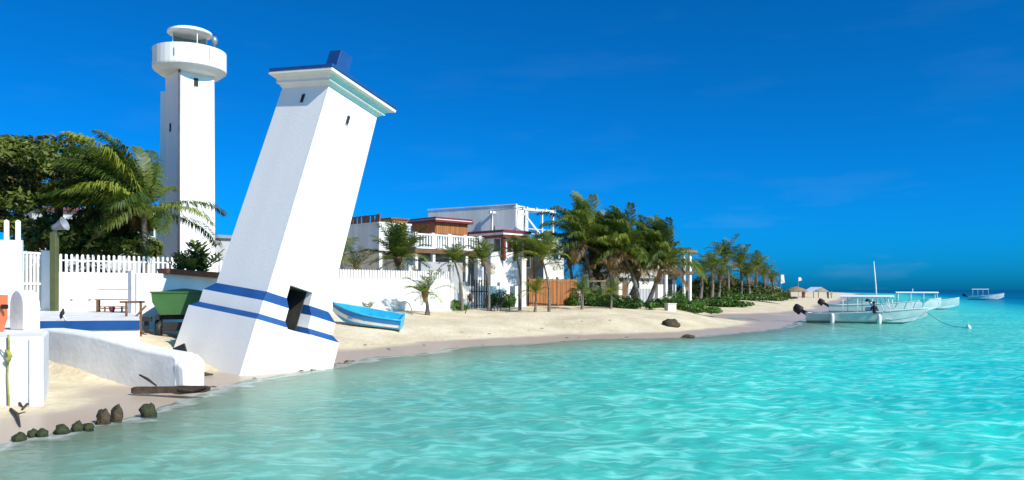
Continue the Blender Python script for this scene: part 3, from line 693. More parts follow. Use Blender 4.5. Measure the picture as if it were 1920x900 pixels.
# mossy rocks in the water
import mathutils.noise as mnoise
def rock(name, label, cat, p, s, mt, seed, group=None):
    o = thing(name, label, cat, (p[0], p[1], p[2]), group=group)
    mb = MB(); n1, n2 = 16, 10; rings = []
    for i in range(1, n2):
        th = math.pi*i/n2; ring = []
        for k in range(n1):
            ph = 2*math.pi*k/n1
            v = Vector((math.sin(th)*math.cos(ph), math.sin(th)*math.sin(ph), -math.cos(th)))
            r = 1 + .38*mnoise.noise(v*1.5 + Vector((seed*3.1, seed, 0))) + .2*mnoise.noise(v*4 + Vector((seed, 9, 0)))
            ring.append((v.x*r*s[0], v.y*r*s[1], max(-.6, v.z*r)*s[2]))
        rings.append(ring)
    mb.loft(rings); mb.build("rock_body", mt, o, True)
    return o
rk = [(36, 818, 20, 13, "first rock of the mossy row, low and flat at the left end"), (62, 811, 16, 15, "second rock from the left in the mossy row"),
      (80, 811, 17, 14, "third mossy rock, low and rounded, left of the broad one"), (115, 805, 22, 16, "broad rounded mossy rock in the middle of the row"),
      (145, 800, 18, 17, "upright mossy rock right of the broad middle one"), (166, 798, 17, 12, "low mossy rock left of the brown pair"),
      (194, 787, 20, 26, "brown pointed mossy rock, left one of the taller pair"), (219, 783, 18, 28, "tall brown mossy rock, right one of the taller pair"),
      (277, 773, 24, 24, "single dark mossy rock standing apart at the water's edge")]
for i, (u, v, wd, h, lb) in enumerate(rk):
    g = GZ(u, v+8, 0.0); D_ = g.y; sc_ = D_/FOC
    rock("mossy_rock", lb, "rock", (g.x, g.y, .0 + h*.28*sc_), (wd*.62*sc_, wd*.62*sc_, h*.8*sc_), M_ROCKB if i in (6, 7) else M_MOSS, i+1, "mossy rocks at the waterline")
for i, (u, v, wd, h, lb) in enumerate([(1258, 623, 18, 11, "low green-brown boulder lying on the wet sand by the sea"), (1290, 632, 13, 5, "flat dark stone awash just right of the beach boulder")]):
    g = GZ(u, v, .02); sc_ = g.y/FOC
    rock("beach_boulder", lb, "rock", (g.x, g.y, gz(*g)+h*.15*sc_), (wd*sc_, wd*.8*sc_, h*sc_), M_ROCKB, 20+i)

# ------------------------------------------------------------------ plants
WIND = np.array([-.75, .25, .25])        # breeze off the sea
def frond_np(d0, L, rng, g=.55, wind=.25, nl=30, droop=.45, lw=.028, lf=.30, rw=.02):
    n = 14; p = np.zeros(3); d = np.array(d0, float); d /= np.linalg.norm(d)
    P_ = [p.copy()]; Dd = [d.copy()]
    for i in range(n):
        t = (i+1)/n
        d = d + (WIND*wind + np.array([0, 0, -g]))*(t**1.5)*2.5/n*1.6
        d /= np.linalg.norm(d); p = p + d*L/n; P_.append(p.copy()); Dd.append(d.copy())
    P_ = np.array(P_); Dd = np.array(Dd); V = []; F = []
    up0 = np.array([0, 0, 1.0])
    for i in range(n+1):      # rachis, three-sided
        s = np.cross(Dd[i], up0); s /= np.linalg.norm(s)+1e-6; u = np.cross(s, Dd[i]); r = rw*(1-.8*i/n)
        V += [P_[i]+s*r, P_[i]-s*r, P_[i]-u*r]
    for i in range(n):
        for j in range(3):
            k = (j+1) % 3; F.append((3*i+j, 3*i+k, 3*i+3+k, 3*i+3+j))
    for j in range(nl):
        t = .10+.90*(j+rng.uniform(-.3, .3))/nl; x = np.clip(t, 0, .999)*n; i = int(x); fr = x-i
        pp = P_[i]*(1-fr)+P_[i+1]*fr; dd = Dd[i]*(1-fr)+Dd[i+1]*fr
        s = np.cross(dd, up0); s /= np.linalg.norm(s)+1e-6; u = np.cross(s, dd)
        ll = L*lf*(math.sin(math.pi*min(.97, .16+.80*t))**.7+.08)
        for sg in (-1, 1):
            v = s*sg*rng.uniform(.65, .95)+dd*rng.uniform(.45, .8)+u*rng.uniform(.0, .3)
            v = v/np.linalg.norm(v)
            v2 = v+np.array([0, 0, -1.])*droop*rng.uniform(.9, 1.8)+WIND*wind*rng.uniform(.5, 1.6); v2 /= np.linalg.norm(v2)
            l_ = ll*rng.uniform(.8, 1.1); wv = np.cross(v, u*1.0+.3*s*sg); wv /= np.linalg.norm(wv)+1e-6; wv *= lw*L*.3
            b = len(V); m_ = pp+v*l_*.5; e_ = m_+v2*l_*.55
            V += [pp-wv*.4, pp+wv*.4, m_+wv, m_-wv, e_]
            F.append((b, b+1, b+2, b+3)); F.append((b+3, b+2, b+4, b+4))
    return np.array(V), F
def frond(parent, d0, L, rng, mt, pos=(0, 0, 0), name="frond", **k):
    V, F = frond_np(d0, L, rng, **k)
    me = bpy.data.meshes.new(name)
    me.from_pydata(V.tolist(), [], [f if f[2] != f[3] else f[:3] for f in F]); me.update()
    o = link_mesh(name, me, mt, parent); o.location = pos
    return o
def palm(name, label, base, crown, nf, L, seed, tr=.14, mt=None, dry=3, group=None, lean=None, bias=0, wind=.28, g=.5, up=.95, nl=30, cat="palm tree", boots=True, **kw):
    rng = np.random.RandomState(seed); base = Vector(base); crown = Vector(crown)
    T_ = thing(name, label, cat, base, group=group)
    d = crown-base; n = 12; pts = []; rad = []
    for i in range(n+1):
        t = i/n; sw = math.sin(t*math.pi)*.10*d.length
        off = lean or (1, 0)
        pts.append(Vector((d.x*t**1.4, d.y*t**1.4, d.z*t))+Vector((off[0]*sw*.4, off[1]*sw*.4, 0)))
        rad.append(tr*(1.45-1.0*min(t*3, 1)*.45-.30*t)*(1+.06*(i % 2)))
    pts[0].z -= .3
    MB().tube(pts, rad, 9).build("trunk", M_TRUNK, T_, True)
    if boots and L > 1.6:
        MB().lathe([(tr*.8, -.45), (tr*1.7, -.1), (tr*1.9, .1), (tr*.9, .38), (.02, .5)], 9, Matrix.Translation(d)).build("crown_shaft", M_BROWNW, T_, True)
    for i in range(nf):
        az = i*2.39996+rng.uniform(-.3, .3); q_ = (i+.5)/nf
        el = R(-18)+ (R(84)-R(-18))*(1-q_)**.8*up+rng.uniform(-.12, .12)
        if bias and q_ < .68: az = R(172)+((az-R(172)+math.pi) % (2*math.pi)-math.pi)*bias
        d0 = (math.cos(az)*math.cos(el), math.sin(az)*math.cos(el), math.sin(el))
        l_ = L*rng.uniform(.82, 1.1)*(.8+.2*math.sin(math.pi*q_))
        m_ = mt or M_PALM
        if i >= nf-dry: m_ = M_PALMB
        elif rng.rand() < .22: m_ = M_PALMY
        frond(T_, d0, l_, rng, m_, d, wind=wind, g=g*rng.uniform(.8, 1.25), nl=nl, **kw)
    return T_
def leaf_cloud(cents, rads, n, size, rng, flat=.6, tiers=False):
    cents = np.array(cents); rads = np.array(rads); k = rng.randint(0, len(cents), n)
    v = rng.normal(size=(n, 3)); v /= np.linalg.norm(v, axis=1)[:, None]
    r = rng.uniform(.45, 1, n)**.5
    p = cents[k]+v*(rads[k]*r[:, None])
    nr = v*.7+rng.normal(size=(n, 3))*.5+np.array([0, 0, flat]); nr /= np.linalg.norm(nr, axis=1)[:, None]
    a = np.cross(nr, rng.normal(size=(n, 3))); a /= np.linalg.norm(a, axis=1)[:, None]; b = np.cross(nr, a)
    s = (size*rng.uniform(.6, 1.3, n))[:, None]
    V = np.stack([p-a*s, p+b*s*.45-nr*s*.12, p+a*s, p-b*s*.45-nr*s*.12], 1).reshape(-1, 3)
    return V, np.arange(4*n).reshape(n, 4)
def leafy(name, parent, cents, rads, n, size, rng, mt, flat=.6):
    V, F = leaf_cloud(cents, rads, n, size, rng, flat)
    o = link_mesh(name, np_mesh(name, V, F), mt, parent); o['kind'] = 'stuff'
    return o
def bush(label, p, sx, sy, sz, seed, n=1500, size=.12, mt=None, group=None, name="beach_bush", cat="bush"):
    rng = np.random.RandomState(seed); T_ = thing(name, label, cat, p, group=group)
    k = max(5, int(8*sx)); cs = []; rd = []
    for i in range(k):
        x, y = rng.uniform(-1, 1, 2); h = (1-.6*x*x-.3*y*y)*rng.uniform(.6, 1.0)
        cs.append((x*sx, y*sy, sz*.5*h)); rd.append((.34*sx+.1, .4*sy+.1, sz*.5*h))
    for i in range(3):
        MB().tube([(0, 0, -.1), (rng.uniform(-.3, .3)*sx, rng.uniform(-.3, .3)*sy, sz*.6)], [.04, .015], 5).build("stem", M_BARK, T_)
    leafy("foliage", T_, cs, rd, n, size, rng, mt or M_BUSH)
    return T_

# broad-leaved tree on the left, tiers of branches
rng = np.random.RandomState(11)
o = XY(120, 40.5); TREE = thing("broadleaf_tree", "big dark broad-leaved tree with tiered branches behind the white picket wall", "tree", (o.x, o.y, 1.5))
def rel(u, v, D_): return P(u, v, D_)-Vector((o.x, o.y, 1.5))
top = rel(110, 420, 40.5)
MB().tube([(0, 0, -.3), (.05, 0, 1.2), top], [.34, .26, .2], 10).build("trunk", M_BARK, TREE, True)
cs, rd, cs2, rd2 = [], [], [], []
tiers = [(280, -60, 150, .55), (300, -40, 225, .5), (330, -60, 265, .5), (362, -60, 275, .45), (398, 150, 290, .45), (425, 60, 285, .5), (455, 110, 275, .5), (310, 120, 215, .4), (275, -60, 60, .4), (340, -60, 60, .7), (380, -60, 60, .6), (412, -60, 40, .5), (372, 20, 200, .3), (440, 180, 290, .5), (452, 40, 180, .6), (466, 100, 290, .5), (436, 20, 120, .6)]
for i, (v, ua, ub, th) in enumerate(tiers):
    k = int((ub-ua)/17)
    for j in range(k):
        D_ = 40.5+rng.uniform(-2.6, 3.0); u = ua+(ub-ua)*(j+rng.uniform(0, 1))/k
        c = rel(u, v+rng.normal(0, 6), D_); r = rng.uniform(.45, .95)
        (cs if rng.rand() < .62 else cs2).append(tuple(c)); (rd if len(cs)+len(cs2) > len(rd)+len(rd2) and len(rd) < len(cs) else rd2).append((r, r, th*rng.uniform(.7, 1.2)))
    if i % 2 == 0:
        e_ = rel((ua+ub)/2+rng.uniform(-60, 60), v+6, 40.5+rng.uniform(-1, 1))
        MB().tube([top*.75, (top+e_)/2+Vector((0, 0, .3)), e_], [.13, .08, .04], 7).build("limb", M_BARK, TREE, True)
leafy("crown", TREE, cs, rd, 20000, .17, rng, M_LEAF)
leafy("crown", TREE, cs2, rd2, 13000, .16, rng, M_LEAFO)

for i, (u, D_, sx_, sz_, lb) in enumerate(((60, 37.5, 2.2, 3.4, "dark leafy hedge seen between the bars of the white gate"), (170, 40.5, 3.0, 3.2, "dark hedge under the big tree, behind the left pickets of the white wall"), (250, 43, 2.6, 3.0, "dark hedge behind the right pickets, at the foot of the tall lighthouse"))):
    b = XY(u, D_); bush(lb, (b.x, b.y, 1.4), sx_, 1.0, sz_, 300+i, n=3800, size=.14, mt=M_LEAF, name="hedge", cat="hedge")
# palm in front of the tall lighthouse
c = P(268, 392, 38.3); b = XY(262, 38.6)
palm("coconut_palm", "wind-blown coconut palm in front of the tall lighthouse, beside the big dark tree", (b.x, b.y, 1.5), c, 42, 4.7, 2, tr=.17, dry=2, bias=.55, wind=.4, g=.62, up=.95, nl=84, lf=.24, lw=.022, droop=.8)
# spiky plants in the planter
rng = np.random.RandomState(4)
for i, (u, v, h, lb) in enumerate([(338, 508, .9, "spiky green agave-like plant at the left of the brown trough"), (358, 510, 1.0, "dense spiky plant in the middle of the brown trough"), (376, 511, 1.35, "tallest spiky plant in the brown trough, at its right end")]):
    D_ = vp(u, -.1).y; p = P(u, v, D_)
    t = thing("spiky_plant", lb, "plant", (p.x, p.y, p.z-.05), group="spiky plants in the planter trough")
    for k in range(13):
        az = k*2.4; el = R(rng.uniform(35, 85))
        frond(t, (math.cos(az)*math.cos(el), math.sin(az)*math.cos(el), math.sin(el)), h*rng.uniform(.7, 1.1), rng, M_LEAF, name="leaf", nl=7, g=.25, wind=.1, lf=.32, lw=.12, droop=.2)

# palm behind the slatted wall
c = P(746, 486, 50.5); b = XY(744, 50.5)
palm("bushy_palm", "short bushy green palm rising behind the slatted white wall", (b.x, b.y, 1.4), c, 34, 2.6, 21, tr=.16, dry=0, wind=.12, g=.5, up=1.15, nl=40, lw=.036)
for i, (u, D_, L_, lb) in enumerate([(668, 49.5, 1.7, "low leafy palm at the slatted wall, beside the leaning lighthouse"), (640, 49, 1.8, "low palm peeping out right behind the leaning lighthouse's shaft")]):
    b = XY(u, D_); palm("young_palm", lb, (b.x, b.y, 1.4), P(u, 500 if i == 0 else 478, D_), 12, L_, 30+i, tr=.1, dry=0, wind=.4, g=.5, nl=24)

# young palms on the beach: u crown, v crown, u foot, v foot, frond px, fronds, label
yp = [(797, 552, 801, 588, 36, 11, .5, "young palm with drooping fronds standing before the end of the slatted wall"),
      (852, 488, 866, 570, 30, 14, .35, "thin palm beside the gate post, its crown in front of the white house"),
      (905, 485, 916, 574, 34, 14, .35, "slim palm before the low white wall, crown drooping over its slats"),
      (968, 472, 974, 572, 30, 13, .4, "thin palm at the right end of the low white wall"),
      (1016, 482, 1029, 579, 44, 15, .4, "tallest slim palm on the sand before the orange fence, yellowish fronds"),
      (1004, 546, 1003, 580, 24, 9, .3, "very short young palm before the left end of the orange fence"),
      (1092, 545, 1091, 578, 26, 10, .3, "very short young palm on the sand before the right end of the orange fence"),
      (1146, 548, 1145, 579, 22, 9, .3, "very short young palm before the round green beach bush")]
for i, (cu, cv, fu, fv, L_, nf, w_, lb) in enumerate(yp):
    D_ = (45.5, 50, 51, 52, 50.5, 50, 52.5, 54)[i]
    b = XY(fu, D_); z = gz(b.x, b.y)
    palm("young_palm", lb, (b.x, b.y, z), P(cu, cv+(2 if i else 0), D_), nf+5, L_/FOC*D_*1.55, 40+i, tr=.075 if i != 0 else .11, mt=M_PALMY if i in (4, 5, 7) else None, dry=1, wind=w_, g=.75, up=.95, nl=36, lw=.034, group="young palms planted on the beach")

# big palms
bp_ = [(1092, 458, 1108, 565, 87, 40, 60, "tall dark palm at the left of the big clump, rising above the white frame house"),
       (1130, 474, 1152, 566, 77, 34, 61.5, "palm in the clump behind the orange fence, second from left"),
       (1166, 474, 1196, 562, 84, 40, 61, "broad leaning palm in the middle of the big clump, pale slanting trunk"),
       (1210, 490, 1176, 562, 77, 36, 63, "dark palm right of the middle of the clump, trunk crossing its neighbour"),
       (1242, 494, 1214, 562, 84, 40, 62, "rightmost palm of the big clump, fronds reaching over the brown house"),
       (1190, 512, 1186, 562, 64, 28, 66, "short shaded palm at the back of the big clump, between two pale trunks"),
       (1118, 512, 1124, 564, 62, 26, 64, "short shaded palm at the back of the clump, behind the half-dead one")]
for i, (cu, cv, fu, fv, L_, nf, D_, lb) in enumerate(bp_):
    b = XY(fu, D_); z = gz(b.x, b.y)
    palm("coconut_palm", lb, (b.x, b.y, z), P(cu, cv, D_), nf, L_/FOC*D_*1.25, 60+i, tr=.17, dry=5, bias=.72, wind=.25, g=.72, up=1.15, nl=60, lw=.026, droop=1.0, group="coconut palms in the big clump", lf=.27)
b = XY(1146, 60); palm("dry_palm", "half-dead palm with long pale bare fronds under the clump's crowns", (b.x, b.y, gz(b.x, b.y)), P(1142, 500, 60), 12, 2.6, 77, tr=.13, mt=M_PALMB, dry=12, wind=.1, g=.7, up=.8, nl=20)
b = XY(1070, 61); palm("coconut_palm", "low dark palm filling the gap left of the big clump, above the orange fence", (b.x, b.y, gz(b.x, b.y)), P(1068, 492, 61), 20, 3.0, 78, tr=.14, dry=4, wind=.3, g=.6, nl=32)

# far palms along the beach: each its own
fp = [(1316, 512, 95, 30, "first palm of the far row, low, beside the brown house"), (1334, 502, 102, 34, "second palm from the left in the far row, broad crown"),
      (1360, 484, 108, 36, "tallest palm of the far row"), (1350, 518, 104, 28, "low palm below the tallest one of the far row"), (1388, 496, 112, 32, "palm just right of the tallest in the far row"), (1400, 516, 110, 28, "yellowish palm in the middle of the far row"),
      (1418, 502, 120, 28, "dark palm right of the middle of the far row"), (1432, 516, 125, 24, "second palm from the right end of the far row"), (1447, 524, 135, 18, "last and smallest palm at the right end of the far row")]
for i, (cu, cv, D_, L_, lb) in enumerate(fp):
    b = XY(cu+(i % 3-1)*4, D_); z = gz(b.x, b.y)
    palm("coconut_palm", lb, (b.x, b.y, z), P(cu, cv, D_), 24, L_/FOC*D_*1.45, 90+i, tr=.2, dry=3, wind=.4, g=.8, up=.92, nl=20, lw=.045, group="far palms along the beach")

# bushes and dune grass
bs = [(1150, 57, 1.6, 1.3, 1.5, "round dark green bush spilling onto the sand below the big palm clump"), (1195, 57, 1.6, 1.0, 1.2, "low dark green bush right of the round one, below the palm clump"),
      (1118, 60, 1.2, .8, 1.9, "upright leafy shrub behind the bamboo rail"), (1256, 66, 1.7, 1.0, 1.6, "green bush before the brown beach house"), (1300, 70, 1.9, 1.0, 1.4, "green bush right of the brown beach house"),
      (1085, 58.5, .9, .7, 1.7, "leafy shrub behind the right end of the orange fence"), (1345, 90, 3.4, 1.4, 1.2, "long green bush under the far palms"), (1400, 108, 4.0, 1.6, 1.1, "second long green bush under the far palms, further away"),
      (1270, 78, 2.0, 1.0, 2.4, "tall dark shrub against the brown beach house"), (935, 54.5, 1.1, .8, 1.5, "rounded shrub behind the low white wall"), (900, 55.5, .7, .6, 1.2, "small shrub behind the low white wall by its pillars"), (846, 50.4, .8, .5, .75, "small bush at the corner by the gate post"), (820, 50.3, .6, .4, .3, "grassy tuft creeping along the end of the slatted wall"),
      (1232, 62, .6, .6, .9, "small green bush by the pale stair at the palm clump"), (1430, 128, 3.6, 1.5, 1.8, "furthest green bush, beside the thatched huts"),
      (1322, 106, 3.2, 2.0, 4.2, "tall bushy growth behind the left palms of the far row"), (1372, 116, 4.0, 2.0, 4.6, "tallest bushy growth behind the middle of the far palm row"), (1412, 126, 3.6, 2.0, 3.8, "bushy growth behind the right part of the far palm row"), (1446, 140, 3.0, 2.0, 2.6, "low bushy growth behind the last far palm")]
for i, (u, D_, sx_, sy_, sz_, lb) in enumerate(bs):
    b = XY(u, D_); bush(lb, (b.x, b.y, gz(b.x, b.y)), sx_, sy_, sz_, 200+i, mt=M_LEAF if i > 14 else None, n=int(1500*min(3.5, sx_)), size=.11 if D_ < 80 else .22, group="green bushes behind the beach")
rng = np.random.RandomState(8); cs, rd = [], []
for i in range(260):
    k = rng.rand(); u = 1240+k*230; D_ = 66+k*70+rng.uniform(-2, 6); b = XY(u, D_)
    cs.append((b.x, b.y, gz(b.x, b.y)+.22)); rd.append((.9, .9, .30))
V, F = leaf_cloud(cs, rd, 9000, .2, rng, .1)
tag(link_mesh("dune_grass", np_mesh("dune_grass", V, F), M_GRASS), kind='stuff')
g_ = XY(688, 45.5); t = thing("seedling_palm", "tiny seedling palm sprouting from the sand behind the blue boat", "plant", (g_.x, g_.y, gz(*g_)))
rng = np.random.RandomState(3)
for k in range(7):
    az = k*.9; frond(t, (math.cos(az)*.6, math.sin(az)*.6, .8), .75, rng, M_PALM, nl=10, g=.4, wind=.1, lf=.32, lw=.1)
MB().tube([(0, 0, -.1), (0, 0, .1)], [.04, .03], 6).build("stem", M_TRUNK, t)

# ------------------------------------------------------------------ houses (near corner at the origin; +x: sunlit face, +y: shaded face)
class House:
    def __init__(s, name, label, u, D_, yaw=45, cat="house", z0=1.3):
        s.o = XY(u, D_); s.z0 = z0; s.yaw = R(yaw)
        s.dx = Vector((math.cos(s.yaw), math.sin(s.yaw))); s.dy = Vector((-s.dx.y, s.dx.x))
        s.t = thing(name, label, cat, (s.o.x, s.o.y, z0), rz=s.yaw)
    def _hit(s, u, d, off=Vector((0, 0))):
        o = s.o+off; k = (u-960)/FOC
        return (k*o.y-o.x)/(d.x-k*d.y)
    def X(s, u, y=0): return s._hit(u, s.dx, s.dy*y)
    def Y(s, u, x=0): return s._hit(u, s.dy, s.dx*x)
    def Z(s, v, x=0, y=0):
        return CAM_Z-(v-543)/FOC*(s.o+s.dx*x+s.dy*y).y-s.z0
    def box(s, name, mt, x0, x1, y0, y1, z0, z1, parent=None, bevel=0):
        return MB().box(x0, y0, z0, x1, y1, z1).build(name, mt, parent or s.t, bevel=bevel)
    def win_x(s, x0, x1, z0, z1, y=0, fr=M_HULLW, n=1, name="window"):     # window in the sunlit face
        f = MB()
        f.box(x0-.06, y-.05, z0-.06, x1+.06, y+.02, z0).box(x0-.06, y-.05, z1, x1+.06, y+.02, z1+.06)
        for i in range(n+1):
            xx = x0+(x1-x0)*i/n; f.box(xx-.04, y-.047, z0+.002, xx+.04, y+.02, z1-.002)
        o = f.build(name, fr, s.t)
        for i in range(n):
            xa, xb = x0+(x1-x0)*i/n+.04, x0+(x1-x0)*(i+1)/n-.04
            MB().box(xa, y-.012, z0+.003, xb, y+.0, z1-.003).build("pane", M_GLASS, o)
    def win_y(s, y0, y1, z0, z1, x=0, fr=M_HULLW, n=1, name="window"):
        f = MB()
        f.box(x-.05, y0-.06, z0-.06, x+.02, y1+.06, z0).box(x-.05, y0-.06, z1, x+.02, y1+.06, z1+.06)
        for i in range(n+1):
            yy = y0+(y1-y0)*i/n; f.box(x-.047, yy-.04, z0+.002, x+.02, yy+.04, z1-.002)
        o = f.build(name, fr, s.t)
        for i in range(n):
            ya_, yb = y0+(y1-y0)*i/n+.04, y0+(y1-y0)*(i+1)/n-.04
            MB().box(x-.012, ya_, z0+.003, x+.0, yb, z1-.003).build("pane", M_GLASS, o)

# white corner house nearest the tower
h = House("white_house", "white house beside the leaning lighthouse, brown trellis on its roof and open carport", 711, 56)
zt, zb = h.Z(419), h.Z(470); xe = h.X(770)
h.box("upper_wall", M_WHITE2, 0, xe, 0, 9, zb, zt, bevel=.03)
h.box("coping", M_WHITE2, -.06, xe+.06, -.06, 9.06, zt+.002, zt+.12)
h.box("back_wall", M_WHITE2, 2.2, xe, 2.4, 9, -.3, zb-.003)
for y in (.15, 3.0, 6.0): h.box("column", M_WHITE, .02, .28, y-.13, y+.13, -.3, zb-.003)
h.box("carport_door", M_DOOR, 2.15, 2.197, 3.2, 6.5, 0, 2.6)
h.win_y(4.6, 5.5, zb+.5, zb+1.3)
for k in range(9): h.box("trellis_slat", M_BROWNW, .3, .34, .5+k*.55, .5+k*.55+.38, zt+.13, zt+.62)
h.box("trellis_rail", M_BROWNW, .28, .36, .4, 5.4, zt+.63, zt+.70)
for y in (.4, 2.1, 3.8, 5.4): h.box("trellis_post", M_BROWNW, .27, .37, y-.05, y+.05, zt+.121, zt+.76)
# timber roof hut
h2 = House("roof_pergola", "orange timber pergola standing on the flat roof behind the white corner house", 735, 58.5, cat="pergola", z0=6.2)
za, zc = h2.Z(436), h2.Z(411); n_ = 9; xe = h2.X(764)
for i in range(n_): h2.box("plank", M_ORANGEW, xe*i/n_+.01, xe*(i+1)/n_-.015, .0, .05, za, zc)
for i in range(12): h2.box("plank", M_ORANGEW, -.05, -.002, .12+i*.17, .12+i*.17+.15, za, zc)
h2.box("roof_beam", M_BROWNW, -.15, xe+.15, -.1, 2.4, zc+.003, zc+.12)
for (x, y) in ((0.1, 2.2), (xe-.1, 2.2), (xe-.1, .15)): h2.box("post", M_BROWNW, x-.06, x+.06, y-.06, y+.06, za-1.2, zc)

# terrace house
h = House("terrace_house", "low white house with a long balustraded roof terrace and dark ground floor windows", 779, 57)
xe = h.X(908); zs = h.Z(465); zr = h.Z(437)
h.box("terrace_deck", M_BROWNW, -.12, xe+.1, -.14, 7, zs-.34, zs-.02)
h.box("deck_edge", M_WHITE2, -.16, xe+.14, -.18, 7.03, zs-.017, zs+.10)
nb = 26
for i in range(nb+1):
    x = xe*i/nb
    if i % 6 == 0: h.box("baluster_pier", M_WHITE2, x-.14, x+.14, -.12, .14, zs+.103, zr+.08)
    else: h.box("baluster", M_WHITE2, x-.055, x+.055, -.05, .06, zs+.103, zr-.12)
h.box("handrail", M_WHITE2, -.0, xe, -.09, .10, zr-.117, zr)
for i in range(14): h.box("baluster", M_WHITE2, -.06, .05, .3+i*.3, .41+i*.3, zs+.103, zr-.12)
h.box("handrail", M_WHITE2, -.09, .09, .15, 4.6, zr-.117, zr-.001)
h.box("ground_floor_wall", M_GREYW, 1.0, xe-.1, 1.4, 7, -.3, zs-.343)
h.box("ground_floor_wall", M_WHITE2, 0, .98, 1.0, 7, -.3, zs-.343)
for i in range(5): h.box("column", M_WHITE2, xe*i/4.2-.12+.12, xe*i/4.2+.24, .0, .25, -.3, zs-.343)
h.win_x(1.3, 3.6, .9, zs-.9, 1.4, M_GREYM, 3); h.win_x(4.2, 6.2, .9, zs-.9, 1.4, M_GREYM, 2)
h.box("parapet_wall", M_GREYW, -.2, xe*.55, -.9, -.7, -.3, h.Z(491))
# timber pavilion on the terrace, red roof edge
h = House("timber_pavilion", "timber clad pavilion with a maroon flat roof standing on the balustraded terrace", 818, 60.5, cat="pavilion", z0=5.3)
za, zc = h.Z(440)-1.2, h.Z(416); xe = h.X(877); ye = h.Y(772)
for i in range(16): h.box("plank", M_ORANGEW, xe*i/16+.008, xe*(i+1)/16-.008, 0, .06, h.Z(437), zc)
for i in range(16): h.box("plank", M_ORANGEW, 0-.06, 0-.002, .06+(ye-.06)*i/16+.008, .06+(ye-.06)*(i+1)/16-.008, h.Z(436), zc)
h.box("inner_wall", M_CREAM, .4, xe-.3, .5, ye-.2, za, zc)
for i in range(3): h.box("post", M_WHITE, .02+i*(xe-.3)/2, .26+i*(xe-.3)/2, .08, .3, za, h.Z(437)-.003)
for i in range(1, 3): h.box("post", M_WHITE, .02, .26, i*ye/2-.2, i*ye/2+.04, za, h.Z(437)-.003)
h.box("roof", M_RED, -.35, xe+.3, -.35, ye+.2, zc+.003, zc+.16)
h.box("roof_upstand", M_WHITE2, -.25, xe+.2, -.25, ye+.1, zc+.163, zc+.26)
h.box("roof_cap", M_RED, -.3, xe+.25, -.3, ye+.15, zc+.263, zc+.36)

# big blank gable
h = House("tall_white_building", "tall plain white building, blank pale wall rising above the red-roofed houses", 967, 68, yaw=60, cat="building")
ye = h.Y(803); zt = h.Z(384)
M = None
MB().loft([[(0, 0, -.3), (2.2, 0, -.3), (2.2, ye, -.3), (0, ye, -.3)], [(0, 0, zt), (2.2, 0, zt), (2.2, ye, zt-.12), (0, ye, zt-.12)]]).build("wall", M_WHITE2, h.t)
MB().box(-.06, -.06, zt+.003, .18, ye+.05, zt+.09).build("coping", M_WHITE2, h.t)
# maroon trimmed house
h = House("maroon_trimmed_house", "white house with maroon roof band and maroon posts below the tall blank wall", 944, 60.5)
zt, zb = h.Z(431), h.Z(443); xe = h.X(986); ye = h.Y(872); zf = h.Z(478)
h.box("roof", M_RED, -.35, xe+.3, -.35, ye+.3, zb+.30, zt)
h.box("eave", M_WHITE2, -.28, xe+.22, -.28, ye+.2, zb+.12, zb+.297)
h.box("fascia", M_RED, -.22, xe+.15, -.22, ye+.1, zb-.10, zb+.117)
h.box("wall", M_WHITE2, .02, xe, .02, ye, -.3, zb-.103)
for x in (0.0, xe*.45, xe-.2): h.box("post", M_RED, x-.03, x+.20, -.06, .017, zf-.4, zb-.103)
h.box("post", M_RED, -.04, .017, .022, .26, zf-.4, zb-.103)
h.win_y(h.Y(939), h.Y(926), h.Z(470), h.Z(444)-.1, .02, M_HULLW, 1)
h.win_x(.45, xe*.45-.3, h.Z(470), h.Z(449), .02, M_RED, 1); h.win_x(xe*.45+.4, xe-.45, h.Z(470), h.Z(449), .02, M_RED, 1)
# stair in front
h = House("outdoor_stair", "white outdoor stair descending in front of the maroon trimmed house", 918, 58.2, cat="stair", z0=1.2)
za = h.Z(472); n_ = 11; ln = h.X(962)
MB().loft([[(0, y, -.3), (ln, y, -.3), (ln, y, .5), (.7, y, za), (0, y, za)] for y in (-.12, .03)]).build("stair_wall", M_WHITE2, h.t)
for i in range(n_): h.box("step", M_CONC, .6+(ln-.6)*i/n_, .6+(ln-.6)*(i+1)/n_-.01, .04, 1.1, -.3, za-.25-(za-.6)*i/n_)
# low white wall and pillars
h = House("low_garden_wall", "low white garden wall behind the thin beach palms, right of the gate post", 868, 52.5, yaw=38, cat="wall", z0=1.1)
zt = h.Z(536); xe = h.X(979)
h.box("wall_body", M_WHITE2, 0, xe, 0, .2, -.4, zt, bevel=.01)
for u in (868, 897, 940):
    x = h.X(u); h.box("pier", M_WHITE2, x-.16, x+.16, -.05, .26, -.4, zt+.25)
for u, v, lb in ((897, 489, "white round-topped pillar behind the low white wall, beside the outdoor stair"), (979, 488, "tall cream post at the right end of the low white wall, beside the orange fence")):
    D_ = 53.2 if u < 950 else 54.5; p = XY(u, D_)
    t = thing("gate_post", lb, "post", (p.x, p.y, 1.2), rz=R(40))
    zt = P(u, v, D_).z-1.2; MB().box(-.2, -.2, -.3, .2, .2, zt).sq([(.24, zt), (.24, zt+.1), (.05, zt+.2)]).build("post_body", M_WHITE2 if u < 950 else M_CREAM, t)
for k, (u, lb) in enumerate(((900, "left half of the dark gate behind the thin beach palms"), (846, "short slatted white gate beside the end of the slatted wall"))):
    p = XY(u, 51.8); t = thing("garden_gate", lb, "gate", (p.x, p.y, 1.25), rz=R(40)); mt = (M_DARK, M_WHITE2)[k]
    for i in range(7): MB().box(i*.2-.7, -.02, .05, i*.2-.62, .02, 1.9 if k == 0 else 1.3).build("bar", mt, t)
    for z in (.2, 1.1): MB().box(-.72, -.03, z, .64, .03, z+.07).build("rail", mt, t)

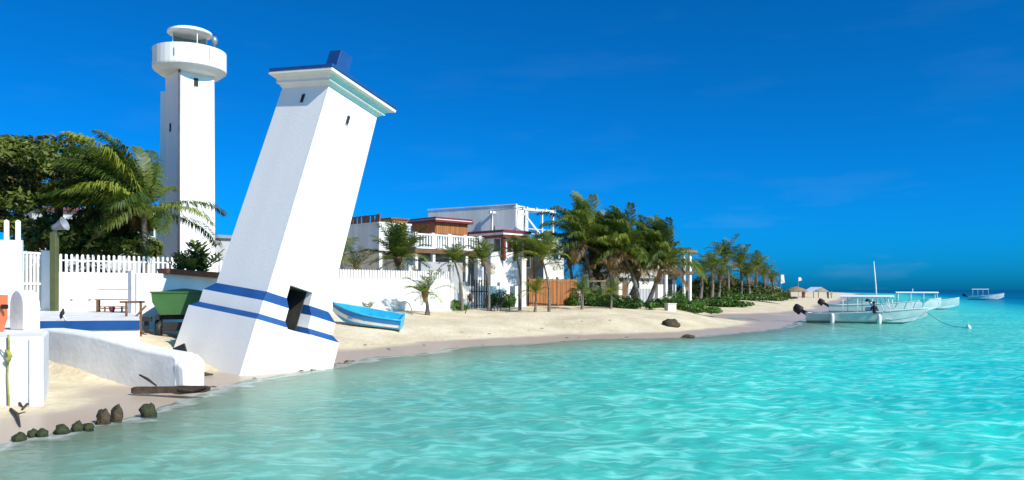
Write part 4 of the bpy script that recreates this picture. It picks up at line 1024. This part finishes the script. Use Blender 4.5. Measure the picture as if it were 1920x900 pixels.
# open white frame on the roof, white house under it
h = House("frame_house", "white house with open white roof frame and slanting beam, left of the palm clump", 985, 66)
zt, zb = h.Z(394), h.Z(446); xe = h.X(1038)
for x in (.0, xe*.58, xe-.1):
    for y in (0, 4): h.box("post", M_WHITE2, x-.07, x+.07, y-.07, y+.07, zb, zt)
for y in (0, 4): h.box("beam", M_WHITE2, -.3, xe+.2, y-.08, y+.08, zt+.003, zt+.20)
for i in range(4): h.box("joist", M_WHITE2, i*(xe/3)-.05, i*(xe/3)+.05, -.25, 4.3, zt+.203, zt+.27)
MB().bar((-.2, -.02, zt-.3), (xe*.55, -.02, zb+.25), .10, .15).build("slanting_beam", M_WHITE2, h.t)
for k in range(2): MB().box(-.1, -.06, zb+.35+k*.4, xe, -.02, zb+.40+k*.4).build("rail", M_WHITE2, h.t)
h.box("deck", M_WHITE2, -.3, xe+.3, -.3, 5, zb-.22, zb-.003)
h.box("shade_panel", M_SLATE, .2, xe*.5, 3.8, 3.86, zb, zb+1.3)
h.box("wall", M_WHITE2, h.X(1024), h.X(1062), .3, 6, -.3, zb-.223)
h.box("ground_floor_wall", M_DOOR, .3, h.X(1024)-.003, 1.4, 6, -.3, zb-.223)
h.win_x(h.X(1041), h.X(1052), h.Z(484), h.Z(465), .3)
h.win_x(.8, 2.0, h.Z(500), h.Z(470), 1.4, M_GREYM, 2)

# orange picket fence and bamboo rail
h = House("orange_fence", "orange-brown wooden fence on the sand behind the thin palms", 992, 56.5, yaw=30, cat="fence", z0=1.2)
zt = h.Z(522); xe = h.X(1082); n_ = 34
for i in range(n_):
    x = xe*i/n_; h.box("plank", M_ORANGEW, x+.008, x+xe/n_-.02, -.02-.012*(i % 3), .02, -.2, zt-.06*((i*7) % 4)/3)
for z in (.45, zt-.25): h.box("rail", M_BROWNW, 0, xe, .022, .09, z-.05, z+.05)
for i in range(6): h.box("post", M_BROWNW, xe*i/5-.06, xe*i/5+.06, .092, .2, -.2, zt+.12)
a_, b_ = P(997, 527, 54.5), P(1136, 527, 57)
t = thing("bamboo_rail", "long pale bamboo rail carried on thin poles in front of the orange fence", "rail", (a_.x, a_.y, 1.3))
MB().tube([a_, (a_+b_)/2+Vector((0, 0, -.03)), b_], .05, 6).build("pole", M_THATCH, t, world=True)
for k in (0.02, .34, .66, .98):
    p = a_.lerp(b_, k); MB().tube([(p.x, p.y+.06, gz(p.x, p.y)-.2), (p.x, p.y+.06, p.z+.1)], .04, 6).build("upright", M_THATCH, t, world=True)

# buildings among the palms
h = House("beige_beach_hut", "beige flat-roofed hut half hidden behind the pale palm trunks", 1160, 74, yaw=40)
xe = h.X(1226); h.box("wall", M_CREAM, 0, xe, 0, 4, -.2, h.Z(521)); h.box("roof_fascia", M_CREAM, -.3, xe+.3, -.4, 4.2, h.Z(521)+.003, h.Z(503))
h.box("door", M_BROWNW, .5, 1.3, -.04, -.003, -.2, 2.0); h.win_x(1.9, 2.9, .9, 1.9)
for i in range(9): h.box("fence_board", M_GREYW, -1.2+i*.42, -.84+i*.42, -2.2, -2.15, -.4, 1.3)
h = House("brown_beach_house", "brown house with white corner columns and wooden balcony at the right of the palm clump", 1250, 80, yaw=35)
xe = h.X(1297); z1, z2, z3 = h.Z(472), h.Z(508), h.Z(514)
h.box("wall", M_CREAM, .0, xe-1.0, 1.2, 6, -.3, z1); h.box("roof", M_THATCH, -.4, xe+.4, -.4, 6.4, z1+.003, z1+.22)
h.box("balcony_floor", M_BROWNW, -.2, xe+.1, -.1, 1.197, z3, z2)
for x in (0, xe*.72, xe-.15):
    h.box("column", M_WHITE, x-.13, x+.13, .0, .25, z2+.003, z1); h.box("column", M_WHITE, x-.13, x+.13, .0, .25, -.3, z3-.003)
for i in range(16): h.box("baluster", M_BROWNW, .15+i*(xe-.4)/16, .22+i*(xe-.4)/16, -.04, .0, z2+.003, z2+.85)
h.box("handrail", M_BROWNW, 0, xe, -.07, .03, z2+.853, z2+.93)
h.win_x(.8, 2.2, z2+.3, z1-.4, 1.2, M_BROWNW, 2); h.win_x(.8, 2.0, .6, 2.2, 1.2, M_BROWNW, 2)
# house behind the tree, grey building behind the tall lighthouse
h = House("pink_roofed_house", "pale house with a dull red roof edge seen through gaps in the big tree", 60, 62, yaw=35, z0=1.6)
xe = h.X(292); h.box("wall", M_GREYW, 0, xe, 0, 6, -.3, h.Z(392)); h.box("roof", M_RED, -.3, xe*.4, -.4, 6.3, h.Z(392)+.003, h.Z(387)); h.box("roof", M_WHITE2, xe*.4+.01, xe+.4, -.4, 6.3, h.Z(392)+.003, h.Z(384))
for i in range(5): h.win_x(1+i*2.2, 2.2+i*2.2, h.Z(440, 5), h.Z(410, 5))
h = House("grey_building", "low grey flat-roofed building between the two lighthouses", 396, 66, yaw=45, cat="building", z0=1.6)
xe = h.X(470); h.box("wall", M_GREYW, 0, xe, 0, 5, -.3, h.Z(446)); h.box("roof_slab", M_GREYM, -.3, xe+.2, -.3, 5.2, h.Z(446)+.003, h.Z(440))
h.win_x(4.5, 5.4, 2.0, 3.0)

# thatched huts, tent and banners far along the beach
def palapa(u, v, D_, r, hgt, lb):
    p = XY(u, D_); z = gz(p.x, p.y); t = thing("thatched_hut", lb, "hut", (p.x, p.y, z), group="thatched huts far along the beach")
    MB().lathe([(r, hgt*.5), (r*1.02, hgt*.56), (r*.6, hgt*.82), (.1, hgt), (.0, hgt*1.02)], 12).build("thatch_roof", M_THATCH, t)
    for k in range(4):
        a = k*math.pi/2+.5; MB().tube([(r*.75*math.cos(a), r*.75*math.sin(a), -.2), (r*.75*math.cos(a), r*.75*math.sin(a), hgt*.58)], .09, 6).build("post", M_BROWNW, t)
palapa(1447, 545, 150, 2.2, 2.5, "nearest thatched hut beyond the far palms, pale straw roof")
palapa(1493, 547, 170, 2.4, 2.3, "second thatched hut, low and wide, left of the white tent")
palapa(1425, 548, 135, 1.4, 1.9, "small thatched shade under the last far palms")
p = XY(1530, 190); z = gz(p.x, p.y); t = thing("beach_tent", "small white tent roof at the far end of the beach", "tent", (p.x, p.y, z), rz=R(20))
MB().loft([[(-2.4, y, 1.5), (0, y, 2.6), (2.4, y, 1.5)] for y in (-1.8, 1.8)], cap=False, closed=False).build("tent_roof", M_CANVAS, t)
for x in (-2.2, 2.2):
    for y in (-1.7, 1.7): MB().box(x-.06, y-.06, -.2, x+.06, y+.06, 1.55).build("pole", M_BROWNW, t)
for i, (u, v, D_, hh, lb) in enumerate(((1464, 515, 160, 1.8, "tall white beach banner on a pole right of the last far palm"), (1497, 520, 190, .9, "small pale flag on a pole above the low thatched hut"))):
    p = XY(u, D_); z = gz(p.x, p.y); zt = P(u, v, D_).z; t = thing("beach_banner", lb, "flag", (p.x, p.y, z))
    MB().tube([(0, 0, -.2), (0, 0, zt-z)], .05, 6).build("pole", M_GREYM, t)
    MB().loft([[(.05, -.02, zt-z-hh), (.8, -.02, zt-z-hh+.2), (.6, -.02, zt-z), (.05, -.02, zt-z)], [(.05, .02, zt-z-hh), (.8, .02, zt-z-hh+.2), (.6, .02, zt-z), (.05, .02, zt-z)]]).build("cloth", M_CANVAS, t)
for i, (u, D_, c, lb) in enumerate(((1478, 165, M_CLOTH, "far beachgoer in dark clothes standing near the tall banner"), (1508, 178, M_RED, "far beachgoer in red standing by the low thatched hut"), (1552, 200, M_CLOTH, "far beachgoer in dark clothes standing beside the white tent"), (1559, 205, M_PINK, "far beachgoer in pink standing right of the white tent"))):
    p = XY(u, D_); t = thing("person", lb, "person", (p.x, p.y, gz(p.x, p.y)))
    rings = []
    for z, a, b_ in ((.0, .14, .1), (.45, .15, .1), (.85, .19, .12), (1.1, .17, .11), (1.4, .22, .12), (1.47, .1, .08), (1.52, .06, .06), (1.6, .09, .1), (1.7, .085, .1), (1.76, .03, .04)):
        rings.append([(a*math.cos(k*math.pi/4), b_*math.sin(k*math.pi/4), z) for k in range(8)])
    mb = MB().loft(rings)
    for s_ in (-1, 1): mb.tube([(s_*.2, 0, 1.38), (s_*.27, .02, 1.1), (s_*.26, -.06, .85)], [.05, .04, .03], 6)
    mb.build("body", c, t, True)

# ------------------------------------------------------------------ boats
def hull_parts(t, Ln, B, sh, rise, mh, mi, mg, floor=.25, keel=0., tr=.9, band=None, pw=2.4):
    def sec(k):
        b = B*(tr+(1-tr)*min(1, k/.35)) if k < .35 else B*max(.02, 1-((k-.35)/.65)**pw)
        kz = keel+ (max(0, (k-.6)/.4)**2.2)*sh*.85; s = sh+rise*k**2
        return b, kz, s, k*Ln+ .25*max(0, k-.8)*(Ln*.25)
    ks = [0, .12, .25, .4, .52, .64, .74, .82, .89, .95, 1.0]
    rings, inn = [], []
    for k in ks:
        b, kz, s, x = sec(k); ch = kz+.38*(s-kz)
        rings.append([(x, b, s), (x, b*.9, ch), (x, b*.45, kz+.06*(s-kz)), (x, 0, kz), (x, -b*.45, kz+.06*(s-kz)), (x, -b*.9, ch), (x, -b, s)])
        bi = max(.005, b-.06); zf = min(max(kz+.04, floor), s-.06)
        inn.append([(x if k > 0 else .06, bi, s-.004), (x if k > 0 else .06, bi*.9, zf), (x if k > 0 else .06, -bi*.9, zf), (x if k > 0 else .06, -bi, s-.004)])
    m = MB(); m.loft(rings, cap=False, closed=False); m.f.append(tuple(range(7)))
    m.build("hull", mh, t, True).modifiers.new('edge', 'EDGE_SPLIT')
    m = MB(); m.loft(inn, cap=False, closed=False); m.f.append((0, 1, 2, 3)); m.build("inside_deck", mi, t)
    for sg in (1, -1):
        MB().tube([(sec(k)[3], sg*sec(k)[0], sec(k)[2]) for k in ks], .045, 6).build("gunwale", mg, t, True)
    MB().tube([(0, B*tr, sh), (0, -B*tr, sh)], .045, 6).build("transom_rail", mg, t, True)
    if band:
        for sg in (1, -1):
            bb = MB(); rr = []
            for k in ks:
                b, kz, s, x = sec(k); ch = kz+.38*(s-kz)
                def pnt(f): return (x, sg*(b*(.9+.1*f)+.012), ch+(s-ch)*f)
                rr.append([pnt(.36), pnt(.97)])
            bb.loft(rr, cap=False, closed=False).build("painted_band", band, t, True)
    return sec
def outboard(t, x, y, z, tilt, s=1.0):
    M = Matrix.Translation((x, y, z)) @ Matrix.Rotation(R(tilt), 4, 'Y')
    o = MB().loft([[M @ Vector((a*s, b*s, c*s)) for a, b in ((-.34, -.17), (.1, -.19), (.18, 0), (.1, .19), (-.34, .17), (-.42, 0))] for c in (.18, .3)] + [[M @ Vector((a*s*k, b*s*k, c*s)) for a, b in ((-.34, -.17), (.1, -.19), (.18, 0), (.1, .19), (-.34, .17), (-.42, 0))] for c, k in ((.62, .95), (.74, .6))]).build("outboard_cowling", M_BLACK, t, True)
    MB().loft([[M @ Vector((a*s, b*s, c*s)) for a, b in ((-.2, -.06), (.04, -.05), (.04, .05), (-.2, .06))] for c in (.2, -.5)] + [[M @ Vector((a*s, b*s, -.62*s)) for a, b in ((-.3, -.04), (.1, -.04), (.1, .04), (-.3, .04))], [M @ Vector((a*s, b*s, -.95*s)) for a, b in ((-.12, -.02), (.06, -.02), (.06, .02), (-.12, .02))]]).build("outboard_leg", M_BLACK, t)
    for k in range(3):
        an = k*2.094; MB().loft([[M @ Vector((-.32*s-.01*j, (.17*s*r_)*math.cos(an+w_), -.66*s+(.17*s*r_)*math.sin(an+w_))) for r_, w_ in ((.15, 0), (.9, -.35), (1, .25))] for j in (0, 1)]).build("propeller_blade", M_BLACK, t)
def panga(name, label, u, v, D_, Ln, rz, canopy=None, mh=M_HULLG, motors=1, B=.95, sh=.72, rise=.42, seats=3, mast=False):
    p = XY(u, D_); t = thing(name, label, "boat", (p.x, p.y, -.16), rz=rz)
    sec = hull_parts(t, Ln, B, sh, rise, mh, M_HULLG, M_HULLW, floor=.3)
    for k in range(seats):
        x = Ln*(.18+.17*k); MB().box(x, -B*.86, .48, x+.3, B*.86, .53).build("bench", M_HULLG, t)
    MB().loft([[(Ln*k, -sec(k)[0]*.93, sec(k)[2]-.02), (Ln*k, sec(k)[0]*.93, sec(k)[2]-.02)] for k in (.76, .84, .92)], cap=False, closed=False).build("fore_deck", M_HULLW, t)
    for m in range(motors): outboard(t, -.30, (m-(motors-1)/2)*.6, sh+.15, -58, 1.15)
    if canopy:
        x0, x1, hz_ = canopy
        MB().loft([[(x, -B*.85, hz_-.03), (x, -B*.5, hz_+.06), (x, 0, hz_+.09), (x, B*.5, hz_+.06), (x, B*.85, hz_-.03), (x, B*.84, hz_-.08), (x, 0, hz_+.02), (x, -B*.84, hz_-.08)] for x in (x0, x0+.1, x1-.1, x1)]).build("canopy_roof", M_CANVAS, t)
        n_ = 4
        for i in range(n_):
            x = x0+.2+(x1-x0-.4)*i/(n_-1)
            for sg in (-1, 1): MB().tube([(x-(.25 if i == n_-1 else 0)+.45*(i == n_-1), sg*B*.92, sh), (x, sg*B*.8, hz_-.05)], .028, 6).build("canopy_post", M_HULLW, t, True)
    return t, sec
# nearest moored boat, stern to the beach
TA_, TB_ = P(1518, 600, 62), P(1742, 600, 57.5)
hd = math.atan2(TB_.y-TA_.y, TB_.x-TA_.x); LnA = (TB_-TA_).xy.length
tA, secA = panga("moored_boat", "nearest moored white boat, long pale canopy and raised black outboard, white fenders on its side", 1516, 600, 62, LnA*.985, hd, (LnA*.30, LnA*.72, 2.16), seats=4, B=1.1, sh=.85, rise=.5)
MB().box(LnA*.50, -.45, .3, LnA*.56, .45, 1.35).build("console", M_HULLW, tA, bevel=.03)
MB().add([(LnA*.56, -.42, 1.35), (LnA*.56, .42, 1.35), (LnA*.52, .4, 1.8), (LnA*.52, -.4, 1.8)], [(0, 1, 2, 3)]).build("windscreen", M_LAMPGL, tA)
MB().box(LnA*.58, -.6, .5, LnA*.64, -.1, 1.0).build("crate", M_PINK, tA)
MB().tube([(LnA*.66, -.6, .95), (LnA*.62, -.55, 2.1)], .03, 6).build("brace", M_HULLW, tA)
MB().tube([(LnA*.70, .6, .95), (LnA*.64, .55, 2.1)], .03, 6).build("brace", M_HULLW, tA)
def fender(k, lb, sg=-1):
    c = WM[tA.name] @ Vector((LnA*k, sg*(secA(k)[0]+.14), .45))
    t = thing("boat_fender", lb, "fender", c, group="white fenders on the nearest boat")
    MB().lathe([(.02, -.42), (.12, -.36), (.15, -.2), (.15, .2), (.12, .36), (.03, .44)], 12).build("fender_body", M_HULLW, t, True)
    MB().tube([(0, 0, .42), (.0, .1, .62)], .012, 5).build("line", M_SLATE, t)
fender(.24, "white fender hanging near the stern of the nearest moored boat"); fender(.63, "white fender hanging amidships on the nearest moored boat")
# person sitting at the near gunwale
c = WM[tA.name] @ Vector((LnA*.585, -.93, .95))
t = thing("person", "person in dark clothes sitting on the side of the nearest moored boat", "person", c, rz=hd-R(20))
mb = MB(); rings = []
for x, z, a, b_ in ((0, -.02, .17, .12), (0, .14, .16, .12), (.0, .34, .19, .12), (0, .47, .20, .11), (0, .54, .09, .07), (.01, .58, .055, .055)):
    rings.append([(a*math.cos(k*math.pi/5), x+b_*math.sin(k*math.pi/5), z) for k in range(10)])
mb.loft(rings)
for s_ in (-1, 1):
    mb.tube([(s_*.09, 0, .04), (s_*.12, .26, .08), (s_*.13, .44, .04), (s_*.13, .45, -.2), (s_*.13, .42, -.42), (s_*.13, .5, -.47)], [.09, .08, .07, .055, .045, .035], 8)
    mb.tube([(s_*.19, 0, .45), (s_*.25, .04, .22), (s_*.2, .26, .12)], [.055, .045, .035], 8)
mb.build("body", M_CLOTH, t, True)
hm = MB().lathe([(.05, .55), (.075, .60), (.095, .67), (.1, .74), (.085, .81), (.04, .845)], 12).build("head", M_SKIN, t, True)
MB().tube([(0, .09, .70), (0, .125, .685)], [.02, .018], 6).build("nose", M_SKIN, hm, True)
MB().lathe([(.103, .72), (.108, .78), (.09, .84), (.04, .865)], 12, Matrix.Translation((0, -.02, 0))).build("hair", M_BLACK, hm, True)
# second boat behind it with its own canopy
a2, b2 = P(1552, 590, 88), P(1764, 578, 84)
hd2 = math.atan2(b2.y-a2.y, b2.x-a2.x); L2 = (b2-a2).xy.length
tB, secB = panga("moored_boat", "second moored boat just behind the nearest, short canopy near its bow and raised black motors", 1554, 588, 88, L2*.98, hd2, (L2*.60, L2*.965, 2.35), mh=M_HULLW, motors=2, B=1.15, sh=1.0, rise=.75)
tubeA = MB().tube([(L2*.75, 0, 2.4), (L2*.75, 0, 2.75)], .04, 6).build("stern_light", M_HULLW, tB)
# third, mostly hidden, bow pointing right
a3, b3 = P(1640, 590, 104), P(1800, 578, 100)
hd3 = math.atan2(b3.y-a3.y, b3.x-a3.x); L3 = (b3-a3).xy.length
panga("moored_boat", "open boat mostly hidden behind the others, its pale bow rising at the right", 1640, 588, 104, L3*.98, hd3, None, mh=M_HULLG, motors=1, B=1.0, sh=.8, rise=.85, seats=2)
# far boat on its own
a4, b4 = P(1814, 560, 200), P(1884, 560, 196)
hd4 = math.atan2(b4.y-a4.y, b4.x-a4.x); L4 = (b4-a4).xy.length
panga("far_boat", "white boat with a light canopy anchored alone far out at the right", 1814, 560, 200, L4*.97, hd4, (L4*.12, L4*.58, 2.75), mh=M_HULLW, motors=1, B=1.2, sh=1.0, rise=.75, seats=2)
# sailing boat mast and its hull behind the moored boats
p = XY(1644, 96); t = thing("sailing_dinghy", "white dinghy with a tall bare mast, half hidden behind the moored boats", "boat", (p.x-2.6, p.y, -.12), rz=R(6))
hull_parts(t, 5.2, .8, .6, .25, M_HULLW, M_HULLG, M_HULLW, floor=.2)
zt = P(0, 490, 96).z+.12
MB().tube([(2.75, 0, .1), (2.62, 0, zt*.5), (2.36, 0, zt)], [.10, .09, .05], 8).build("mast", M_HULLW, t, True)
MB().tube([(2.65, 0, 1.0), (.6, .1, 1.15)], .06, 6).build("boom", M_HULLW, t, True)
# mooring buoy and its line
b_ = GZ(1816, 616, 0); t = thing("mooring_buoy", "small white mooring buoy floating right of the moored boats", "buoy", (b_.x, b_.y, .02))
MB().lathe([(.02, -.14), (.12, -.08), (.16, .04), (.13, .14), (.04, .2), (.04, .25), (.01, .26)], 14).build("float_body", M_HULLW, t, True)
bw = WM[tA.name] @ Vector((LnA*.98, 0, 1.1)); a_ = Vector((b_.x-.1, b_.y, .06))
t = thing("mooring_rope", "thin dark mooring rope running from the nearest boat's bow to the white buoy", "rope", a_)
MB().tube([bw.lerp(a_, k)-Vector((0, 0, .9*math.sin(k*math.pi)*(.35))) for k in [i/10 for i in range(11)]], .018, 5).build("strand", M_SLATE, t, world=True)

# blue rowing boat on the sand
def ghit(u, v):           # where the ray of a measured image point meets the sand
    D_ = 12.0
    while P(u, v, D_).z > gz(*XY(u, D_)) and D_ < 300: D_ += .1
    return P(u, v, D_)
a_, b_ = ghit(752, 619), ghit(622, 606)
b_ = a_ + (b_-a_).normalized()*min(5.6, (b_-a_).length); b_.z = gz(b_.x, b_.y)
hd = math.atan2(b_.y-a_.y, b_.x-a_.x); Lr = (b_-a_).xy.length
pitch = math.atan2(b_.z-a_.z, Lr)
t = thing("blue_rowing_boat", "blue and white open boat pulled up on the sand beside the leaning lighthouse", "boat", (a_.x, a_.y, a_.z+.0),
          rot=Matrix.Rotation(hd, 3, 'Z') @ Matrix.Rotation(-pitch-R(1.0), 3, 'Y') @ Matrix.Rotation(R(-9), 3, 'X'))
sec = hull_parts(t, Lr, .82, .62, .30, M_HULLW, M_CYAN, M_CYAN, floor=.16, band=M_CYAND, pw=2.6)
MB().box(-.035, -.74, .12, -.006, .74, .57).build("transom_board", M_CYAN, t)
for k in (.2, .45, .68): MB().box(Lr*k, -sec(k)[0]*.92, .40, Lr*k+.24, sec(k)[0]*.92, .44).build("bench", M_CYAND if k != .2 else M_CYAN, t)
MB().tube([(0, 0, -.015), (Lr*.4, 0, -.015), (Lr*.62, 0, -.0)], .04, 6).build("keel", M_BLACK, t)

# green boat on a trailer
p = P(336, 590, 27.3); hd = R(110)
t = thing("green_boat", "green boat seen from its broad stern, on a dark trailer left of the leaning lighthouse", "boat", (p.x, p.y, p.z), rz=hd)
def gs(x, k, z0=0., zs=.74): k *= .86; return [(x, 1.02*k, zs), (x, .98*k, .42+z0), (x, .70*k, z0), (x, -.70*k, z0), (x, -.98*k, .42+z0), (x, -1.02*k, zs)]
MB().loft([gs(0, 1), gs(1.5, 1.02), gs(2.4, .92, .05, .78), gs(3.2, .6, .2, .84), gs(3.7, .08, .4, .9)]).build("hull", M_GREEN, t)
MB().loft([[(x, y*k*.86, z) for y, z in ((1.06, .74), (1.06, .79), (-1.06, .79), (-1.06, .74))] for x, k in ((-.03, 1), (1.5, 1.02), (2.4, .93), (3.2, .61))]).build("gunwale", M_GREEN, t)
gzt = gz(p.x, p.y)
t2 = thing("boat_trailer", "dark boat trailer with black tyres under the green boat", "trailer", (p.x, p.y, gzt), rz=hd)
fh = p.z-gzt
MB().box(-.1, -.75, fh-.16, 3.2, -.62, fh-.02).box(-.1, .62, fh-.16, 3.2, .75, fh-.02).box(.3, -.6, fh-.17, .45, .6, fh-.03).box(3.0, -.6, fh-.17, 3.15, .6, fh-.03).build("frame", M_BLACK, t2)
rw_ = .36
for y in (-.66, .66):
    wh = MB().lathe([(.2, -.1), (rw_*.93, -.11), (rw_, -.07), (rw_, .07), (rw_*.93, .11), (.2, .1)], 20, Matrix.Translation((.35, y, rw_-.06)) @ Matrix.Rotation(R(90), 4, 'X')).build("wheel", M_BLACK, t2, True)
    MB().lathe([(.19, -.06), (.19, .06)], 14, Matrix.Translation((.35, y, rw_-.06)) @ Matrix.Rotation(R(90), 4, 'X')).build("rim", M_SLATE, wh)
MB().tube([(.35, -.75, rw_-.06), (.35, .75, rw_-.06)], .05, 8).build("axle", M_BLACK, t2)
MB().box(-.16, -.5, .28, -.10, .5, fh-.25).build("tail_board", M_BLACK, t2)
outb = P(292, 583, 31)
MB().box(-.3, .85, fh-.2, .1, 1.25, fh-.05).box(-.12, .95, fh-.6, .02, 1.08, fh-.2).build("side_bracket", M_BLACK, t2)

# wooden trestle beside it
p = XY(252, 26.2); z = gz(p.x, p.y)
t = thing("wooden_trestle", "brown wooden trestle with crossed braces between the terrace and the green boat", "trestle", (p.x, p.y, z), rz=R(20))
for x in (-.25, .18): MB().bar((x, .1, -.1), (x, .1, 1.15), .07).build("leg", M_BROWNW, t)
MB().bar((-.5, .05, .62), (.28, .05, .12), .07).build("brace", M_BROWNW, t); MB().bar((-.3, .0, .25), (.35, .0, 1.0), .06).build("brace", M_BROWNW, t)
MB().bar((-.45, .1, 1.12), (.3, .1, 1.12), .07).build("top_bar", M_BROWNW, t)

# bent pipe, leaning stakes
g_ = XY(772, 45); z = gz(*g_); t = thing("bent_pipe", "thin grey pipe bent into an arch on the sand before the slatted wall", "pipe", (g_.x, g_.y, z))
MB().tube([(0, 0, -.2), (-.02, 0, .35), (-.14, 0, .62), (-.36, 0, .76), (-.6, 0, .70), (-.78, 0, .48)], [.035]*4+[.05, .06], 8).build("pipe_body", M_GREYM, t, True)
for i, (u0, v0, u1, v1, D_, lb) in enumerate(((870, 597, 882, 556, 48, "dark leaning stake with a cloth-wrapped top standing on the open sand"), (955, 576, 957, 548, 51, "short thin stake before the low white wall"))):
    a_, b_ = P(u0, v0, D_), P(u1, v1, D_+.3); t = thing("beach_stake", lb, "stake", (a_.x, a_.y, gz(a_.x, a_.y)))
    MB().tube([(a_.x, a_.y, gz(a_.x, a_.y)-.2), a_.lerp(b_, .5), b_], .028, 6).build("stick", M_DRIFT, t, world=True)
    if i == 0: MB().lathe([(.02, -.3), (.13, -.2), (.16, 0), (.1, .16), (.02, .2)], 8, Matrix.Translation(b_)).build("wrapped_cloth", M_DRIFT, t, True, world=True)
p = XY(930, 51); z = gz(p.x, p.y); t = thing("beach_chair", "small dark folded chair on the sand before the low white wall", "chair", (p.x, p.y, z), rz=R(30))
MB().bar((-.3, 0, .28), (.25, 0, .36), .5, .05).build("seat", M_CLOTH, t); MB().bar((.22, 0, .34), (.5, 0, .85), .5, .05).build("backrest", M_CLOTH, t)
for x in (-.25, .2):
    for y in (-.2, .2): MB().bar((x, y, -.05), (x+.05, y, .32), .04).build("leg", M_DRIFT, t)
for k, (u, lb) in enumerate(((1192, "white plastic beach seat at the foot of the palm clump, beside the round bush"), (1257, "small pale box on the sand before the brown beach house's bush"))):
    p = XY(u, 58); z = gz(p.x, p.y)
    if k == 0:
        t = thing("deck_chair", lb, "chair", (p.x, p.y, z), rz=R(200))
        MB().bar((-.35, 0, .25), (.3, 0, .3), .5, .06).build("seat", M_HULLW, t); MB().bar((.3, 0, .28), (.62, 0, .95), .5, .06).build("backrest", M_HULLW, t)
        for x in (-.3, .25):
            for y in (-.2, .2): MB().bar((x, y, -.05), (x, y, .25), .05).build("leg", M_HULLW, t)
    else:
        t = thing("beach_box", lb, "box", (p.x, p.y, z), rz=R(20))
        MB().box(-.35, -.25, -.05, .35, .25, .5).build("box_body", M_CREAM, t, bevel=.02); MB().box(-.38, -.28, .503, .38, .28, .56).build("lid", M_CREAM, t)

# wrack and weed left along the waterline
rng = np.random.RandomState(17); V = []; F = []
for i in range(110):
    k = rng.rand()
    u = 390+k*260+rng.normal(0, 8) if i < 95 else (640+rng.rand()*560); v0 = np.interp(u, [380, 440, 500, 560, 632, 700, 770, 850, 920, 1000, 1100, 1200], [742, 726, 712, 700, 688, 668, 664, 650, 646, 641, 634, 633])
    g = GZ(u, v0-abs(rng.normal(0, 4))-(2 if i < 95 else rng.choice([1, 9])), .06); z = gz(*g)
    if z < .0: continue
    L_ = rng.uniform(.04, .22)*.8; an = rng.uniform(-.5, .5)+.5; w_ = rng.uniform(.012, .035)
    a_ = np.array([math.cos(an), math.sin(an)])*L_; n_ = np.array([-math.sin(an), math.cos(an)])*w_; c = np.array([g.x, g.y]); b = len(V)
    for p_, h_ in ((c-a_, .0), (c+n_, .03), (c+a_, .004), (c-n_, .012)): V.append((p_[0], p_[1], gz(p_[0], p_[1])+.012+h_))
    F.append((b, b+1, b+2, b+3))
tag(link_mesh("seaweed_wrack", np_mesh("seaweed_wrack", V, F), M_DRIFT), kind='stuff')
